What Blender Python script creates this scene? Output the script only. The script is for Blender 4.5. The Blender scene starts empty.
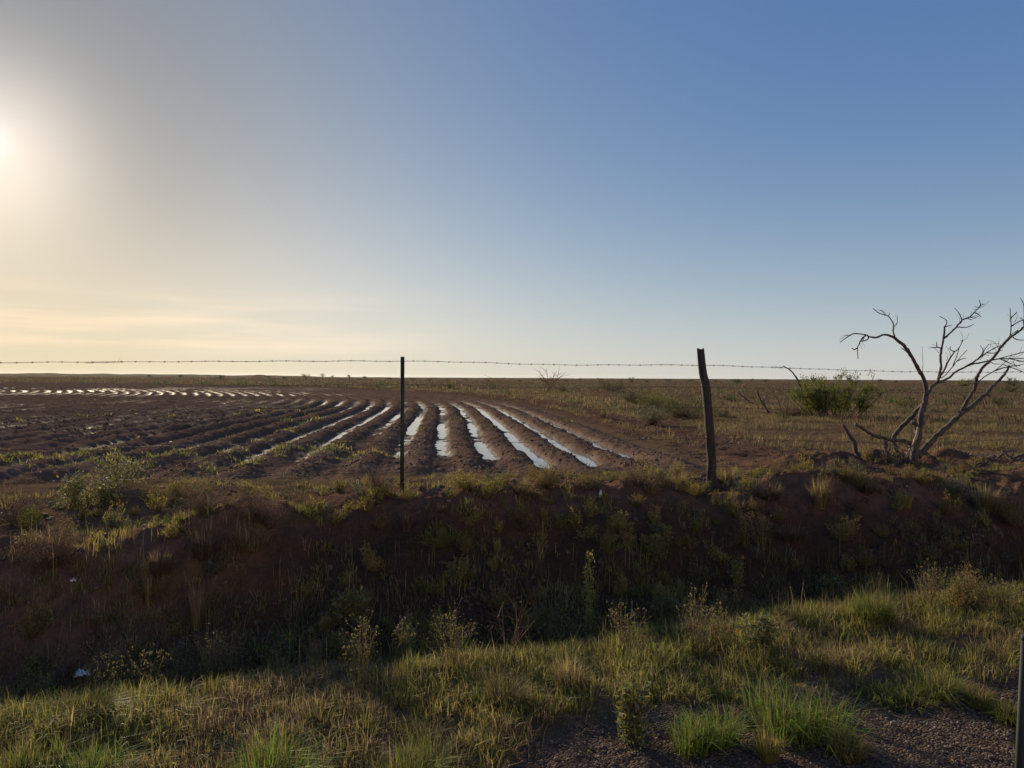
import bpy, math, random
import numpy as np
from mathutils import Vector, Matrix

random.seed(7)
RG = np.random.default_rng(11)
C = bpy.context.scene.collection
rad = math.radians

# ------------------------------------------------------------------ camera
EYE = 1.26
F = 760.0
cam_d = bpy.data.cameras.new('camera'); cam = bpy.data.objects.new('camera', cam_d); C.objects.link(cam)
cam.location = (0, 0, EYE)
cam.rotation_euler = (rad(90 - 0.475), rad(-0.295), 0)
cam_d.sensor_width = 36; cam_d.lens = F / 1024 * 36; cam_d.clip_start = 0.05; cam_d.clip_end = 30000
bpy.context.scene.camera = cam
RM = cam.rotation_euler.to_matrix()

def ray(px, py):
    d = RM @ Vector(((px - 512) / F, (384 - py) / F, -1.0))
    return d

# ------------------------------------------------------------------ noise
def _hash(ix, iy, seed):
    h = (ix.astype(np.int64) * 374761393 + iy.astype(np.int64) * 668265263 + seed * 982451653) & 0xFFFFFFFF
    h = ((h ^ (h >> 13)) * 1274126177) & 0xFFFFFFFF
    h = (h ^ (h >> 16)) & 0xFFFFFFFF
    return h.astype(np.float64) / 4294967295.0

def vnoise(x, y, seed=0):
    ix = np.floor(x); iy = np.floor(y); fx = x - ix; fy = y - iy
    fx = fx * fx * fx * (fx * (fx * 6 - 15) + 10); fy = fy * fy * fy * (fy * (fy * 6 - 15) + 10)
    ix = ix.astype(np.int64); iy = iy.astype(np.int64)
    a = _hash(ix, iy, seed); b = _hash(ix + 1, iy, seed); c = _hash(ix, iy + 1, seed); d = _hash(ix + 1, iy + 1, seed)
    return (a + (b - a) * fx) * (1 - fy) + (c + (d - c) * fx) * fy     # 0..1

def fbm(x, y, seed=0, oct=4, gain=0.5):
    r = 0; a = 1.0; s = 0
    for i in range(oct):
        r = r + a * (vnoise(x * 2**i + i * 17.3, y * 2**i - i * 9.1, seed + i) - 0.5) * 2
        s += a; a *= gain
    return r / s                                                       # -1..1

def sst(a, b, x):
    t = np.clip((x - a) / (b - a), 0, 1); return t * t * (3 - 2 * t)

# ------------------------------------------------------------------ terrain
A_F = rad(13.1)
NX, NY = -math.sin(A_F), math.cos(A_F)
TX, TY = math.cos(A_F), math.sin(A_F)
FENCE_U = 8.055
def uv(x, y): return NX * x + NY * y, TX * x + TY * y
def xy(u, v): return NX * u + TX * v, NY * u + TY * v
PR = 112.0; TH0 = math.atan2(66, 760)
P0X, P0Y = 1.42, 29.0
HX, HY = -math.sin(TH0), math.cos(TH0); IX, IY = -math.cos(TH0), -math.sin(TH0)
PCX, PCY = P0X + PR * IX, P0Y + PR * IY
ROW = 0.80
WATER_Z = -0.118

def field_coords(x, y):
    al = (x - P0X) * HX + (y - P0Y) * HY; s_line = (x - P0X) * IX + (y - P0Y) * IY
    dx = x - PCX; dy = y - PCY
    r = np.sqrt(dx * dx + dy * dy)
    arc = np.arctan2(al, -(dx * IX + dy * IY)) * PR
    return np.where(al > 0, PR - r, s_line), np.where(al > 0, arc, al)

def wetness(x, y, s, arc):
    d = np.sqrt(x * x + y * y)
    az = np.degrees(np.arctan2(x, y))
    n = fbm(s / ROW * 0.5 + 3, arc * 0.13, 41, 3)
    n2 = fbm(x * 0.06, y * 0.06, 47, 2)
    row_n = vnoise(np.floor(s / ROW + 0.5) * 3.7, np.zeros_like(s) + 0.5, 53)
    near = sst(-0.5, 0.7, s) * (1 - sst(8.5, 12.0, s)) * sst(12.0, 12.9, y + (row_n - .5) * 2.4) * (1 - sst(34, 46, y))
    near = near * (0.66 + 1.0 * n + 0.75 * (row_n - .5) + 0.5 * fbm(x * 1.6, y * 1.1, 57, 3))
    mid = sst(8.5, 10, s) * (1 - sst(26, 38, s)) * sst(17, 22, d) * (1 - sst(38, 52, d)) * (0.33 + 0.7 * n)
    far = sst(52, 58, d) * (1 - sst(84, 104, d)) * (1 - sst(-15, -9, az)) * (0.36 + 0.75 * n + 0.4 * n2 + 0.35 * (row_n - .5))
    w = np.maximum(np.maximum(near, mid), far)
    return np.clip(w, 0, 1) * sst(0.1, 0.6, s)

def height(x, y, fine=True, masks=False):
    x = np.asarray(x, dtype=np.float64); y = np.asarray(y, dtype=np.float64)
    u, v = uv(x, y)
    d = np.sqrt(x * x + y * y)
    u0 = 4.72 + 0.10 * v + 0.25 * fbm(v * 0.7, v * 0 + 1.5, 3, 3)
    uc = 7.75 + 0.22 * fbm(v * 0.55, v * 0 + 4.5, 5, 3) - 0.35 * np.exp(-((v + 1.6) / 1.1)**2)
    kl = 1 - sst(-2.0, 0.5, v)
    uc = uc - 0.95 * kl
    zb = -0.90 + 0.06 * fbm(v * 0.4, v * 0, 8, 2)
    down = sst(u0 - 0.25, u0 + 0.95, u)
    up = sst(u0 + 0.95, uc, u)
    up = 0.3 * up + 0.7 * np.clip((u - u0 - 0.95) / (uc - u0 - 0.95), 0, 1) ** 0.7
    z = -0.49 + (zb + 0.49) * down
    z = z + (0.06 - 0.27 * kl - zb) * up * (u > u0)
    z = z + (-0.10 + 0.27 * kl) * sst(uc + 0.1, uc + 1.6 + 1.3 * kl, u)                            # crest falls to the field behind it
    bank = sst(u0, u0 + 1.0, u) * (1 - sst(uc - 0.2, uc + 0.8, u))
    lump = fbm(x * 0.9, y * 0.9, 12, 4)
    z = z + bank * (0.24 * lump + 0.07 * fbm(x * 3.6, y * 3.6, 13, 4, .6))
    z = z + 0.09 * fbm(x * 1.3, y * 1.3, 14, 3) * sst(uc - .6, uc + .1, u) * (1 - sst(9.2, 9.9, u))
    z = z + 0.17 * np.exp(-(((u - 7.0) / 0.5)**2 + ((v + 1.4) / 0.8)**2))      # grassy mound left of the post
    z = z + 0.14 * np.exp(-(((u - 6.7) / 0.35)**2 + ((v + 3.0) / 0.6)**2))
    flat = sst(uc, uc + 1.2, u)
    s, arc = field_coords(x, y)
    fld = sst(-0.3, 0.5, s) * sst(9.7, 10.5, u + 0.3 * fbm(v * 0.8, v * 0, 9, 2))
    fld = np.where(y > 0, fld, 0) * (PR - s > 12)
    # furrows
    wob = 0.12 * fbm(arc * 0.12, s * 0.1, 21, 2) + 0.06 * fbm(arc * 0.9, s * 0.8, 22, 3)
    ph = 2 * math.pi * (s + wob) / ROW
    cosf = np.cos(ph)                                                    # +1 furrow ... -1 ridge
    prof = -np.sign(cosf) * np.abs(cosf) ** 0.8
    W = wetness(x, y, s, arc)
    fade = 1 - 0.4 * sst(100, 220, d)
    amp_r = 0.066 * (1 - .5 * sst(7, 14, s)) * (0.75 + 0.5 * fbm(x * 0.5, y * 0.5, 25, 2)) * fade
    bottom = -(0.035 + 0.078 * W)
    hf = np.where(prof > 0, prof * amp_r, -prof * bottom)
    rough_f = 0.042 * fbm(x * 2.6, y * 2.6, 31, 5, 0.68) + 0.045 * np.abs(fbm(x * 6, y * 6, 33, 3, 0.65)) - .008
    rough_f = rough_f * (1 - 0.1 * W * (prof < 0)) * (1 - 0.5 * sst(90, 200, d)) + 0.026 * fbm(s * 1.1, arc * 0.6, 35, 3)
    zf = -0.055 + hf + rough_f
    # grassland beyond
    zg = 0.05 * fbm(x * 0.25, y * 0.25, 61, 3) + 0.03 * fbm(x * 1.7, y * 1.7, 63, 4) + 0.012 * fbm(x * 8, y * 8, 65, 3)
    track = np.exp(-((s + 1.6) / 1.3)**2) * (y > 8)
    zg = zg + track * (0.05 * fbm(s * 2.2, arc * 0.16, 67, 3) + 0.035 * fbm(x * 3.3, y * 3.3, 68, 4))
    zg = zg + 0.35 * sst(120, 500, d) * fbm(x * 0.006, y * 0.006, 71, 3)
    zz = z * (1 - flat) + (z + zg) * flat
    # dug earth heaps near the wooden post and tree
    for (hx, hy, hr, hh) in ((4.3, 10.8, 0.7, .16), (5.3, 11.6, 1.0, .18), (6.6, 12.2, 0.9, .14), (3.6, 10.1, .5, .07)):
        zz = zz + hh * np.exp(-(((x - hx) / hr)**2 + ((y - hy) / (hr * .7))**2)) * (1 + .8 * fbm(x * 3, y * 3, 73, 3))
    # shoulder between crest and field
    zz = zz * (1 - fld) + zf * fld
    zz = zz + 0.055 * fbm(x * 2.4, y * 2.4, 85, 3) * (1 - flat) * (1 - sst(u0 + .2, u0 + .9, u)) * sst(3.0, 3.6, u)
    zz = zz + (1 - fld) * (1 - flat) * (0.02 * fbm(x * 3.3, y * 3.3, 81, 4, 0.6) + 0.007 * fbm(x * 18, y * 18, 83, 2))
    # far low rises on the left horizon
    az = np.degrees(np.arctan2(x, y))
    far = sst(1500, 3200, d) * (y > 0)
    zz = zz + far * (9.0 * (1 - sst(-19, -13, az)) * (0.75 + .35 * fbm(az * 0.5, az * 0, 91, 3)) + 2.0 * fbm(az * 0.6, d * 0, 93, 3))
    zz = zz + 3.1 * np.exp(-((az + 18.35) / 0.55)**4) * np.exp(-((d - 900) / 60)**2) * (y > 0)
    if masks:
        ug = 2.95 + 0.78 * sst(-0.1, 1.5, v) + 0.22 * fbm(v * 1.6, u * 0.7, 95, 3) - 0.9 * (1 - sst(-0.8, 0.9, v))
        gravel = 1 - sst(ug - 0.1, ug + 0.1, u)
        furrow = np.clip(fld * sst(-0.1, 0.9, cosf) * sst(0.15, 0.5, W) + 0.65 * bank * (1 - sst(uc - .9, uc - .2, u)) * (1 - .75 * kl), 0, 1)  # furrow wetness plus bank shade painted in as darker soil, less at left
        heap = 0
        for (hx, hy, hr) in ((4.3, 10.8, 1.1), (5.5, 11.6, 1.5), (6.8, 12.0, 1.3), (3.6, 10.1, 1.0)):
            heap = np.maximum(heap, np.exp(-(((x - hx) / hr)**2 + ((y - hy) / hr)**2)))
        crestb = np.exp(-((u - uc - 0.9) / 0.9)**2)
        bare = np.clip(track * 1.2 + heap + 0.75 * bank + 1.0 * crestb, 0, 1) * (1 - fld)
        return zz, fld, gravel, bare, furrow
    return zz

_TS = 1.0 * 1.008 ** np.arange(1140)
def ground_at(px, py):
    d = ray(px, py); ts = _TS
    for _ in range(3):
        below = EYE + d.z * ts < height(d.x * ts, d.y * ts)
        if not below.any(): return Vector((d.x * 2000, d.y * 2000, 0))
        i = max(int(np.argmax(below)), 1)
        ts = np.linspace(ts[i - 1], ts[i], 24)
    t = ts[12]
    return Vector((d.x * t, d.y * t, float(height(np.array([d.x * t]), np.array([d.y * t]))[0])))

# ------------------------------------------------------------------ materials
def newmat(name):
    m = bpy.data.materials.new(name); m.use_nodes = True
    nt = m.node_tree
    for n in list(nt.nodes):
        if n.type != 'OUTPUT_MATERIAL': nt.nodes.remove(n)
    return m, nt, next(n for n in nt.nodes if n.type == 'OUTPUT_MATERIAL')

def N(nt, t, **k):
    n = nt.nodes.new(t)
    for a, b in k.items(): setattr(n, a, b)
    return n

def noise_node(nt, scale, detail=4, rough=0.55, vec=None):
    n = N(nt, 'ShaderNodeTexNoise'); n.inputs['Scale'].default_value = scale
    n.inputs['Detail'].default_value = detail; n.inputs['Roughness'].default_value = rough
    if vec is not None: nt.links.new(vec, n.inputs['Vector'])
    return n.outputs['Fac']

def ramp(nt, fac, stops):
    r = N(nt, 'ShaderNodeValToRGB'); nt.links.new(fac, r.inputs['Fac'])
    e = r.color_ramp.elements
    e[0].position, e[0].color = stops[0][0], (*stops[0][1], 1)
    e[1].position, e[1].color = stops[-1][0], (*stops[-1][1], 1)
    for p, c in stops[1:-1]:
        q = e.new(p); q.color = (*c, 1)
    return r.outputs['Color']

def mixc(nt, fac, a, b, mode='MIX'):
    m = N(nt, 'ShaderNodeMix', data_type='RGBA', blend_type=mode)
    if isinstance(fac, (int, float)): m.inputs[0].default_value = fac
    else: nt.links.new(fac, m.inputs[0])
    for i, c in ((6, a), (7, b)):
        if isinstance(c, tuple): m.inputs[i].default_value = (*c, 1)
        else: nt.links.new(c, m.inputs[i])
    return m.outputs[2]

def math_node(nt, op, a, b=None, clamp=False):
    m = N(nt, 'ShaderNodeMath', operation=op, use_clamp=clamp)
    for i, c in ((0, a), (1, b)):
        if c is None: continue
        if isinstance(c, (int, float)): m.inputs[i].default_value = c
        else: nt.links.new(c, m.inputs[i])
    return m.outputs[0]

def mat_ground():
    m, nt, out = newmat('ground_soil')
    geo = N(nt, 'ShaderNodeNewGeometry'); P = geo.outputs['Position']
    att = N(nt, 'ShaderNodeAttribute', attribute_name='mask')
    sep = N(nt, 'ShaderNodeSeparateColor'); nt.links.new(att.outputs['Color'], sep.inputs[0])
    fld, gravel, bare = sep.outputs[0], sep.outputs[1], sep.outputs[2]
    att2 = N(nt, 'ShaderNodeAttribute', attribute_name='wet_shade'); wet_shade = att2.outputs['Fac']
    n1 = noise_node(nt, 0.9, 6, 0.6, P); n2 = noise_node(nt, 7, 5, 0.6, P); n3 = noise_node(nt, 40, 3, 0.6, P)
    nbig = noise_node(nt, 0.09, 5, 0.6, P)
    # ploughed red brown loam
    soil = ramp(nt, n1, [(0.3, (0.070, 0.045, 0.034)), (0.5, (0.120, 0.080, 0.062)), (0.72, (0.185, 0.127, 0.10))])
    soil = mixc(nt, 0.35, soil, ramp(nt, n2, [(0.35, (0.040, 0.024, 0.018)), (0.7, (0.175, 0.115, 0.09))]))
    soil = mixc(nt, math_node(nt, 'MULTIPLY', wet_shade, 0.85), soil, (0.022, 0.013, 0.010))
    # rangeland: straw litter over red sand
    grass = ramp(nt, nbig, [(0.3, (0.085, 0.058, 0.032)), (0.5, (0.13, 0.088, 0.050)), (0.7, (0.09, 0.075, 0.040))])
    red = ramp(nt, n2, [(0.3, (0.055, 0.030, 0.021)), (0.7, (0.150, 0.078, 0.050))])
    patch = ramp(nt, n1, [(0.50, (0, 0, 0)), (0.62, (1, 1, 1))])
    rng = mixc(nt, math_node(nt, 'MULTIPLY', patch, 0.55), grass, red)
    rng = mixc(nt, bare, rng, mixc(nt, 0.2, red, soil))
    rng = mixc(nt, math_node(nt, 'MULTIPLY', wet_shade, 1.2, True), rng, (0.013, 0.009, 0.007))  # darkens the bank soil: its shade is put into the colour
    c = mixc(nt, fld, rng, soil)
    # pebbly road shoulder
    vo = N(nt, 'ShaderNodeTexVoronoi'); vo.inputs['Scale'].default_value = 75; nt.links.new(P, vo.inputs['Vector'])
    grc = ramp(nt, n1, [(0.35, (0.060, 0.043, 0.033)), (0.65, (0.105, 0.074, 0.056))])
    sc_ = N(nt, 'ShaderNodeSeparateColor'); nt.links.new(vo.outputs['Color'], sc_.inputs[0])
    stones = ramp(nt, sc_.outputs[0], [(0.0, (0.04, 0.03, 0.024)), (0.6, (0.10, 0.075, 0.06)), (1.0, (0.24, 0.18, 0.145))])
    grc = mixc(nt, 0.6, grc, stones)
    c = mixc(nt, gravel, c, grc)
    c = mixc(nt, 0.18, c, ramp(nt, n3, [(0.3, (0.02, 0.012, 0.008)), (0.7, (0.16, 0.10, 0.07))]))
    bs = N(nt, 'ShaderNodeBsdfPrincipled'); nt.links.new(c, bs.inputs['Base Color'])
    ro = math_node(nt, 'SUBTRACT', 0.95, math_node(nt, 'MULTIPLY', wet_shade, 0.35)); nt.links.new(ro, bs.inputs['Roughness'])
    nt.links.new(math_node(nt, 'MULTIPLY', wet_shade, math_node(nt, 'MULTIPLY', fld, 0.12)), bs.inputs['Specular IOR Level'])
    hb = math_node(nt, 'ADD', math_node(nt, 'MULTIPLY', n3, 0.35), math_node(nt, 'MULTIPLY', n2, 1.0))
    hg = math_node(nt, 'MULTIPLY', math_node(nt, 'MULTIPLY', vo.outputs['Distance'], -0.9), gravel)
    hb = math_node(nt, 'ADD', hb, hg)
    b = N(nt, 'ShaderNodeBump'); b.inputs['Strength'].default_value = 0.8; b.inputs['Distance'].default_value = 0.035
    nt.links.new(hb, b.inputs['Height']); nt.links.new(b.outputs[0], bs.inputs['Normal'])
    nt.links.new(bs.outputs[0], out.inputs['Surface'])
    return m

def mat_water():
    m, nt, out = newmat('muddy_water')
    geo = N(nt, 'ShaderNodeNewGeometry'); P = geo.outputs['Position']
    bs = N(nt, 'ShaderNodeBsdfPrincipled')
    bs.inputs['Base Color'].default_value = (0.22, 0.16, 0.12, 1); bs.inputs['Roughness'].default_value = 0.08
    bs.inputs['IOR'].default_value = 1.33
    n = noise_node(nt, 3.0, 4, 0.6, P)
    b = N(nt, 'ShaderNodeBump'); b.inputs['Strength'].default_value = 0.12; b.inputs['Distance'].default_value = 0.015
    nt.links.new(n, b.inputs['Height']); nt.links.new(b.outputs[0], bs.inputs['Normal'])
    nt.links.new(bs.outputs[0], out.inputs['Surface'])
    return m

def mat_leaf(name, transl=0.4, rough=0.6):
    m, nt, out = newmat(name)
    att = N(nt, 'ShaderNodeAttribute', attribute_name='col')
    d = N(nt, 'ShaderNodeBsdfPrincipled'); nt.links.new(att.outputs['Color'], d.inputs['Base Color'])
    d.inputs['Roughness'].default_value = rough; d.inputs['Specular IOR Level'].default_value = 0.08
    t = N(nt, 'ShaderNodeBsdfTranslucent'); nt.links.new(att.outputs['Color'], t.inputs['Color'])
    mx = N(nt, 'ShaderNodeMixShader'); mx.inputs[0].default_value = transl
    nt.links.new(d.outputs[0], mx.inputs[1]); nt.links.new(t.outputs[0], mx.inputs[2]); nt.links.new(mx.outputs[0], out.inputs['Surface'])
    return m

def mat_bark(name, stops, scale=30, stretch=(1, 1, 0.15), rough=0.9, metal=0.0, bump=0.4, use_obj=True):
    m, nt, out = newmat(name)
    tc = N(nt, 'ShaderNodeTexCoord'); mp = N(nt, 'ShaderNodeMapping'); mp.inputs['Scale'].default_value = stretch
    nt.links.new(tc.outputs['Object'], mp.inputs[0])
    n = noise_node(nt, scale, 6, 0.65, mp.outputs[0])
    c = ramp(nt, n, stops)
    bs = N(nt, 'ShaderNodeBsdfPrincipled'); nt.links.new(c, bs.inputs['Base Color'])
    bs.inputs['Roughness'].default_value = rough; bs.inputs['Metallic'].default_value = metal
    b = N(nt, 'ShaderNodeBump'); b.inputs['Strength'].default_value = bump; b.inputs['Distance'].default_value = 0.01
    nt.links.new(n, b.inputs['Height']); nt.links.new(b.outputs[0], bs.inputs['Normal'])
    nt.links.new(bs.outputs[0], out.inputs['Surface'])
    return m

M_GROUND = mat_ground(); M_WATER = mat_water()
M_LEAF = mat_leaf('leaf_blades', 0.42); M_TWIG = mat_leaf('dry_twigs', 0.12, 0.8)
M_DEAD = mat_bark('weathered_dead_wood', [(0.3, (0.024, 0.019, 0.017)), (0.55, (0.070, 0.057, 0.050)), (0.75, (0.16, 0.135, 0.118))], 28)
M_POST = mat_bark('old_cedar_post', [(0.3, (0.012, 0.009, 0.008)), (0.55, (0.040, 0.031, 0.027)), (0.78, (0.10, 0.08, 0.07))], 36, (1, 1, 0.08), bump=0.8)
M_STEEL = mat_bark('painted_steel', [(0.35, (0.018, 0.028, 0.02)), (0.6, (0.03, 0.04, 0.03)), (0.75, (0.09, 0.045, 0.03))], 22, (1, 1, 0.5), 0.6, 0.3, 0.1)
M_WIRE = mat_bark('rusty_wire', [(0.3, (0.05, 0.03, 0.022)), (0.7, (0.16, 0.12, 0.10))], 60, (1, 1, 1), 0.6, 0.6, 0.1)
M_WHITE = mat_bark('white_plastic', [(0.3, (0.7, 0.7, 0.68)), (0.7, (0.8, 0.8, 0.8))], 20, (1, 1, 1), 0.4, 0, 0.05)
M_BLUE = mat_bark('crumpled_film', [(0.3, (0.45, 0.5, 0.56)), (0.7, (0.8, 0.82, 0.84))], 30, (1, 1, 1), 0.25, 0, 0.2)
M_STONE = mat_bark('pebble_stone', [(0.3, (0.06, 0.045, 0.038)), (0.55, (0.14, 0.10, 0.08)), (0.75, (0.30, 0.23, 0.18))], 14, (1, 1, 1), 0.85, 0, 0.2)
M_PALE = mat_bark('bleached_wood', [(0.3, (0.16, 0.12, 0.09)), (0.7, (0.42, 0.33, 0.24))], 30, (1, 1, 0.2))

# ------------------------------------------------------------------ mesh helpers
def mesh_np(name, V, loops, sizes, mat, parent=None, col=None, smooth=False, attrs=None, loc=None):
    V = np.asarray(V, dtype=np.float32); loops = np.asarray(loops, dtype=np.int32); sizes = np.asarray(sizes, dtype=np.int32)
    me = bpy.data.meshes.new(name)
    me.vertices.add(len(V)); me.vertices.foreach_set('co', V.ravel())
    me.loops.add(len(loops)); me.loops.foreach_set('vertex_index', loops)
    me.polygons.add(len(sizes))
    starts = np.zeros(len(sizes), dtype=np.int32); starts[1:] = np.cumsum(sizes)[:-1]
    me.polygons.foreach_set('loop_start', starts); me.polygons.foreach_set('loop_total', sizes)
    if smooth: me.polygons.foreach_set('use_smooth', np.ones(len(sizes), dtype=bool))
    me.update(calc_edges=True)
    if col is not None:
        a = me.attributes.new('col', 'FLOAT_COLOR', 'POINT')
        cc = np.ones((len(V), 4), dtype=np.float32); cc[:, :3] = col; a.data.foreach_set('color', cc.ravel())
    for k, (typ, arr) in (attrs or {}).items():
        a = me.attributes.new(k, typ, 'POINT')
        a.data.foreach_set('color' if typ == 'FLOAT_COLOR' else 'value', np.asarray(arr, dtype=np.float32).ravel())
    me.materials.append(mat)
    o = bpy.data.objects.new(name, me); C.objects.link(o)
    if parent: o.parent = parent
    if loc is not None: o.location = loc
    return o

def tag(o, label=None, cat=None, group=None, kind=None):
    if label: o['label'] = label
    if cat: o['category'] = cat
    if group: o['group'] = group
    if kind: o['kind'] = kind
    return o

def empty(name, loc, label, cat, group=None, rz=0):
    o = bpy.data.objects.new(name, None); C.objects.link(o); o.location = loc; o.rotation_euler = (0, 0, rz)
    o.empty_display_size = 0.1
    return tag(o, label, cat, group)

class Geo:
    """gathers blades, leaves and tubes of one mesh"""
    def __init__(s): s.V = []; s.L = []; s.S = []; s.K = []; s.n = 0
    def add(s, V, L, S, K):
        s.V.append(V); s.L.append(np.asarray(L) + s.n); s.S.append(S); s.K.append(K); s.n += len(V)
    def build(s, name, mat, parent=None, smooth=False, loc=None):
        return mesh_np(name, np.concatenate(s.V), np.concatenate(s.L), np.concatenate(s.S), mat, parent, np.concatenate(s.K), smooth, loc=loc)
    def blades(s, base, dirh, h, bend, w, col, tipcol=None):
        """base (n,3); dirh angle of lean; h length; bend 0..1 outward; w width"""
        n = len(base)
        side = np.stack([-np.sin(dirh + s_jit(n)), np.cos(dirh + s_jit(n)), np.zeros(n)], 1)
        out = np.stack([np.cos(dirh), np.sin(dirh), np.zeros(n)], 1)
        up = np.array([0, 0, 1.0])
        b = bend[:, None]; hh = h[:, None]; ww = w[:, None]
        p1 = base + out * b * hh * 0.28 + up * hh * (0.55 - 0.08 * b)
        p2 = base + out * b * hh * 0.95 + up * hh * (1.0 - 0.45 * b)
        V = np.empty((n, 5, 3)); V[:, 0] = base - side * ww * .5; V[:, 1] = base + side * ww * .5
        V[:, 2] = p1 + side * ww * .42; V[:, 3] = p1 - side * ww * .42; V[:, 4] = p2
        i = np.arange(n)[:, None] * 5
        L = np.concatenate([i + 0, i + 1, i + 2, i + 3, i + 3, i + 2, i + 4], 1).ravel()
        S = np.tile([4, 3], n)
        tc = col if tipcol is None else tipcol
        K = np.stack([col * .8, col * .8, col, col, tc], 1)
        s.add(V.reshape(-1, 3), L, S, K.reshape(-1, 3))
    def leaves(s, P, size, col, aspect=0.45, upb=0.3):
        """small pointed leaf quads at P with random orientation"""
        n = len(P)
        a = RG.uniform(0, 2 * math.pi, n); e = RG.uniform(-0.6, 1.2, n) + upb
        d = np.stack([np.cos(a) * np.cos(e), np.sin(a) * np.cos(e), np.sin(e)], 1)
        r = RG.normal(size=(n, 3)); sd = np.cross(d, r); sd /= np.linalg.norm(sd, axis=1)[:, None] + 1e-9
        sz = size[:, None]
        V = np.empty((n, 4, 3)); V[:, 0] = P; V[:, 1] = P + d * sz * .5 + sd * sz * aspect * .5; V[:, 2] = P + d * sz; V[:, 3] = P + d * sz * .5 - sd * sz * aspect * .5
        L = np.arange(n * 4); S = np.full(n, 4)
        s.add(V.reshape(-1, 3), L, S, np.repeat(col, 4, 0))
    def tube(s, pts, radii, col=(0.1, 0.08, 0.07), seg=6, cap=True, jit=0.0):
        pts = np.asarray(pts, dtype=float); n = len(pts); radii = np.asarray(radii, dtype=float)
        tg = np.gradient(pts, axis=0); tg /= np.linalg.norm(tg, axis=1)[:, None] + 1e-9
        ref = np.array([0.31, 0.9, 0.2]); 
        if abs(np.dot(tg[0], ref)) > .9: ref = np.array([1.0, 0.1, 0.2])
        V = np.empty((n, seg, 3))
        for i in range(n):
            a = np.cross(tg[i], ref); a /= np.linalg.norm(a) + 1e-9; b = np.cross(tg[i], a); ref = np.cross(a, tg[i])
            for k in range(seg):
                th = 2 * math.pi * k / seg; rr = radii[i] * (1 + jit * (random.random() - .5))
                V[i, k] = pts[i] + (a * math.cos(th) + b * math.sin(th)) * rr
        L = []; S = []
        for i in range(n - 1):
            for k in range(seg):
                k2 = (k + 1) % seg; L += [i * seg + k, i * seg + k2, (i + 1) * seg + k2, (i + 1) * seg + k]; S.append(4)
        if cap:
            L += list(range(seg))[::-1]; S.append(seg); L += [(n - 1) * seg + k for k in range(seg)]; S.append(seg)
        s.add(V.reshape(-1, 3), L, S, np.tile(np.array(col), (n * seg, 1)))

def s_jit(n): return RG.uniform(-0.7, 0.7, n)

def smooth_path(pts, sub=4):
    P = [Vector(p) for p in pts]; out = []
    for i in range(len(P) - 1):
        p0 = P[max(i - 1, 0)]; p1 = P[i]; p2 = P[i + 1]; p3 = P[min(i + 2, len(P) - 1)]
        for k in range(sub):
            t = k / sub
            out.append(0.5 * ((2 * p1) + (p2 - p0) * t + (2 * p0 - 5 * p1 + 4 * p2 - p3) * t * t + (3 * p1 - p0 - 3 * p2 + p3) * t**3))
    out.append(P[-1]); return out

# ------------------------------------------------------------------ ground sheet
def build_ground():
    az_f = np.radians(np.arange(-40, 40.01, 0.078))
    az_c = np.radians(np.arange(43, 317.1, 4.0))
    az = np.concatenate([az_f, az_c])
    r = [0.6]
    while r[-1] < 9000:
        k = 0.0052 if r[-1] < 70 else (0.010 if r[-1] < 500 else 0.02)
        if r[-1] < 2.5: k = 0.012
        r.append(r[-1] * (1 + k))
    r = np.array(r)
    Rr, A = np.meshgrid(r, az, indexing='ij')
    X = Rr * np.sin(A); Y = Rr * np.cos(A)
    z, fld, gravel, bare, wet_shade = height(X.ravel(), Y.ravel(), masks=True)
    V = np.stack([X.ravel(), Y.ravel(), z], 1)
    nr, na = Rr.shape
    V = np.vstack([V, [[0, 0, -0.49]]])
    i = np.arange(nr - 1)[:, None]; j = np.arange(na)[None, :]; j2 = (j + 1) % na
    q = np.stack([i * na + j, i * na + j2, (i + 1) * na + j2, (i + 1) * na + j], -1).reshape(-1, 4)[:, ::-1]
    tri = np.stack([np.full(na, nr * na), (np.arange(na) + 1) % na, np.arange(na)], 1)
    loops = np.concatenate([q.ravel(), tri.ravel()]); sizes = np.concatenate([np.full(len(q), 4), np.full(na, 3)])
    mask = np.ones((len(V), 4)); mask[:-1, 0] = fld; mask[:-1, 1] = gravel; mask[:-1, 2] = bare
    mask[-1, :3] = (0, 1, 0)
    w = np.append(wet_shade, 0)
    o = mesh_np('ground', V, loops, sizes, M_GROUND, smooth=True, attrs={'mask': ('FLOAT_COLOR', mask), 'wet_shade': ('FLOAT', w)})
    tag(o, 'red brown farmland and rangeland reaching a flat horizon', kind='structure')
build_ground()

def build_water():
    # level sheet under the furrows: shows only where a furrow bottom dips below it
    q_ = np.concatenate([np.linspace(-22, 0, 30), np.linspace(1, 160, 130)]); ss = np.array([0.3, 4, 8, 12, 18, 26, 36, 50, 70, 90])
    T, S_ = np.meshgrid(q_, ss, indexing='ij')
    th = np.maximum(T, 0) / PR; rr = PR - S_
    X = PCX - rr * (np.cos(th) * IX - np.sin(th) * HX); Y = PCY - rr * (np.cos(th) * IY - np.sin(th) * HY)
    X = X + np.minimum(T, 0) * HX; Y = Y + np.minimum(T, 0) * HY
    u, v = uv(X, Y)
    lim = 10.4
    mv = np.maximum(lim - u, 0); X = X + NX * mv; Y = Y + NY * mv
    V = np.stack([X.ravel(), Y.ravel(), np.full(X.size, WATER_Z)], 1)
    nr, na = X.shape
    i = np.arange(nr - 1)[:, None]; j = np.arange(na - 1)[None, :]
    q = np.stack([i * na + j, i * na + j + 1, (i + 1) * na + j + 1, (i + 1) * na + j], -1).reshape(-1, 4)
    o = mesh_np('water', V, q.ravel(), np.full(len(q), 4), M_WATER)
    tag(o, 'muddy irrigation water standing in the curved furrows', kind='structure')
build_water()

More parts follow.
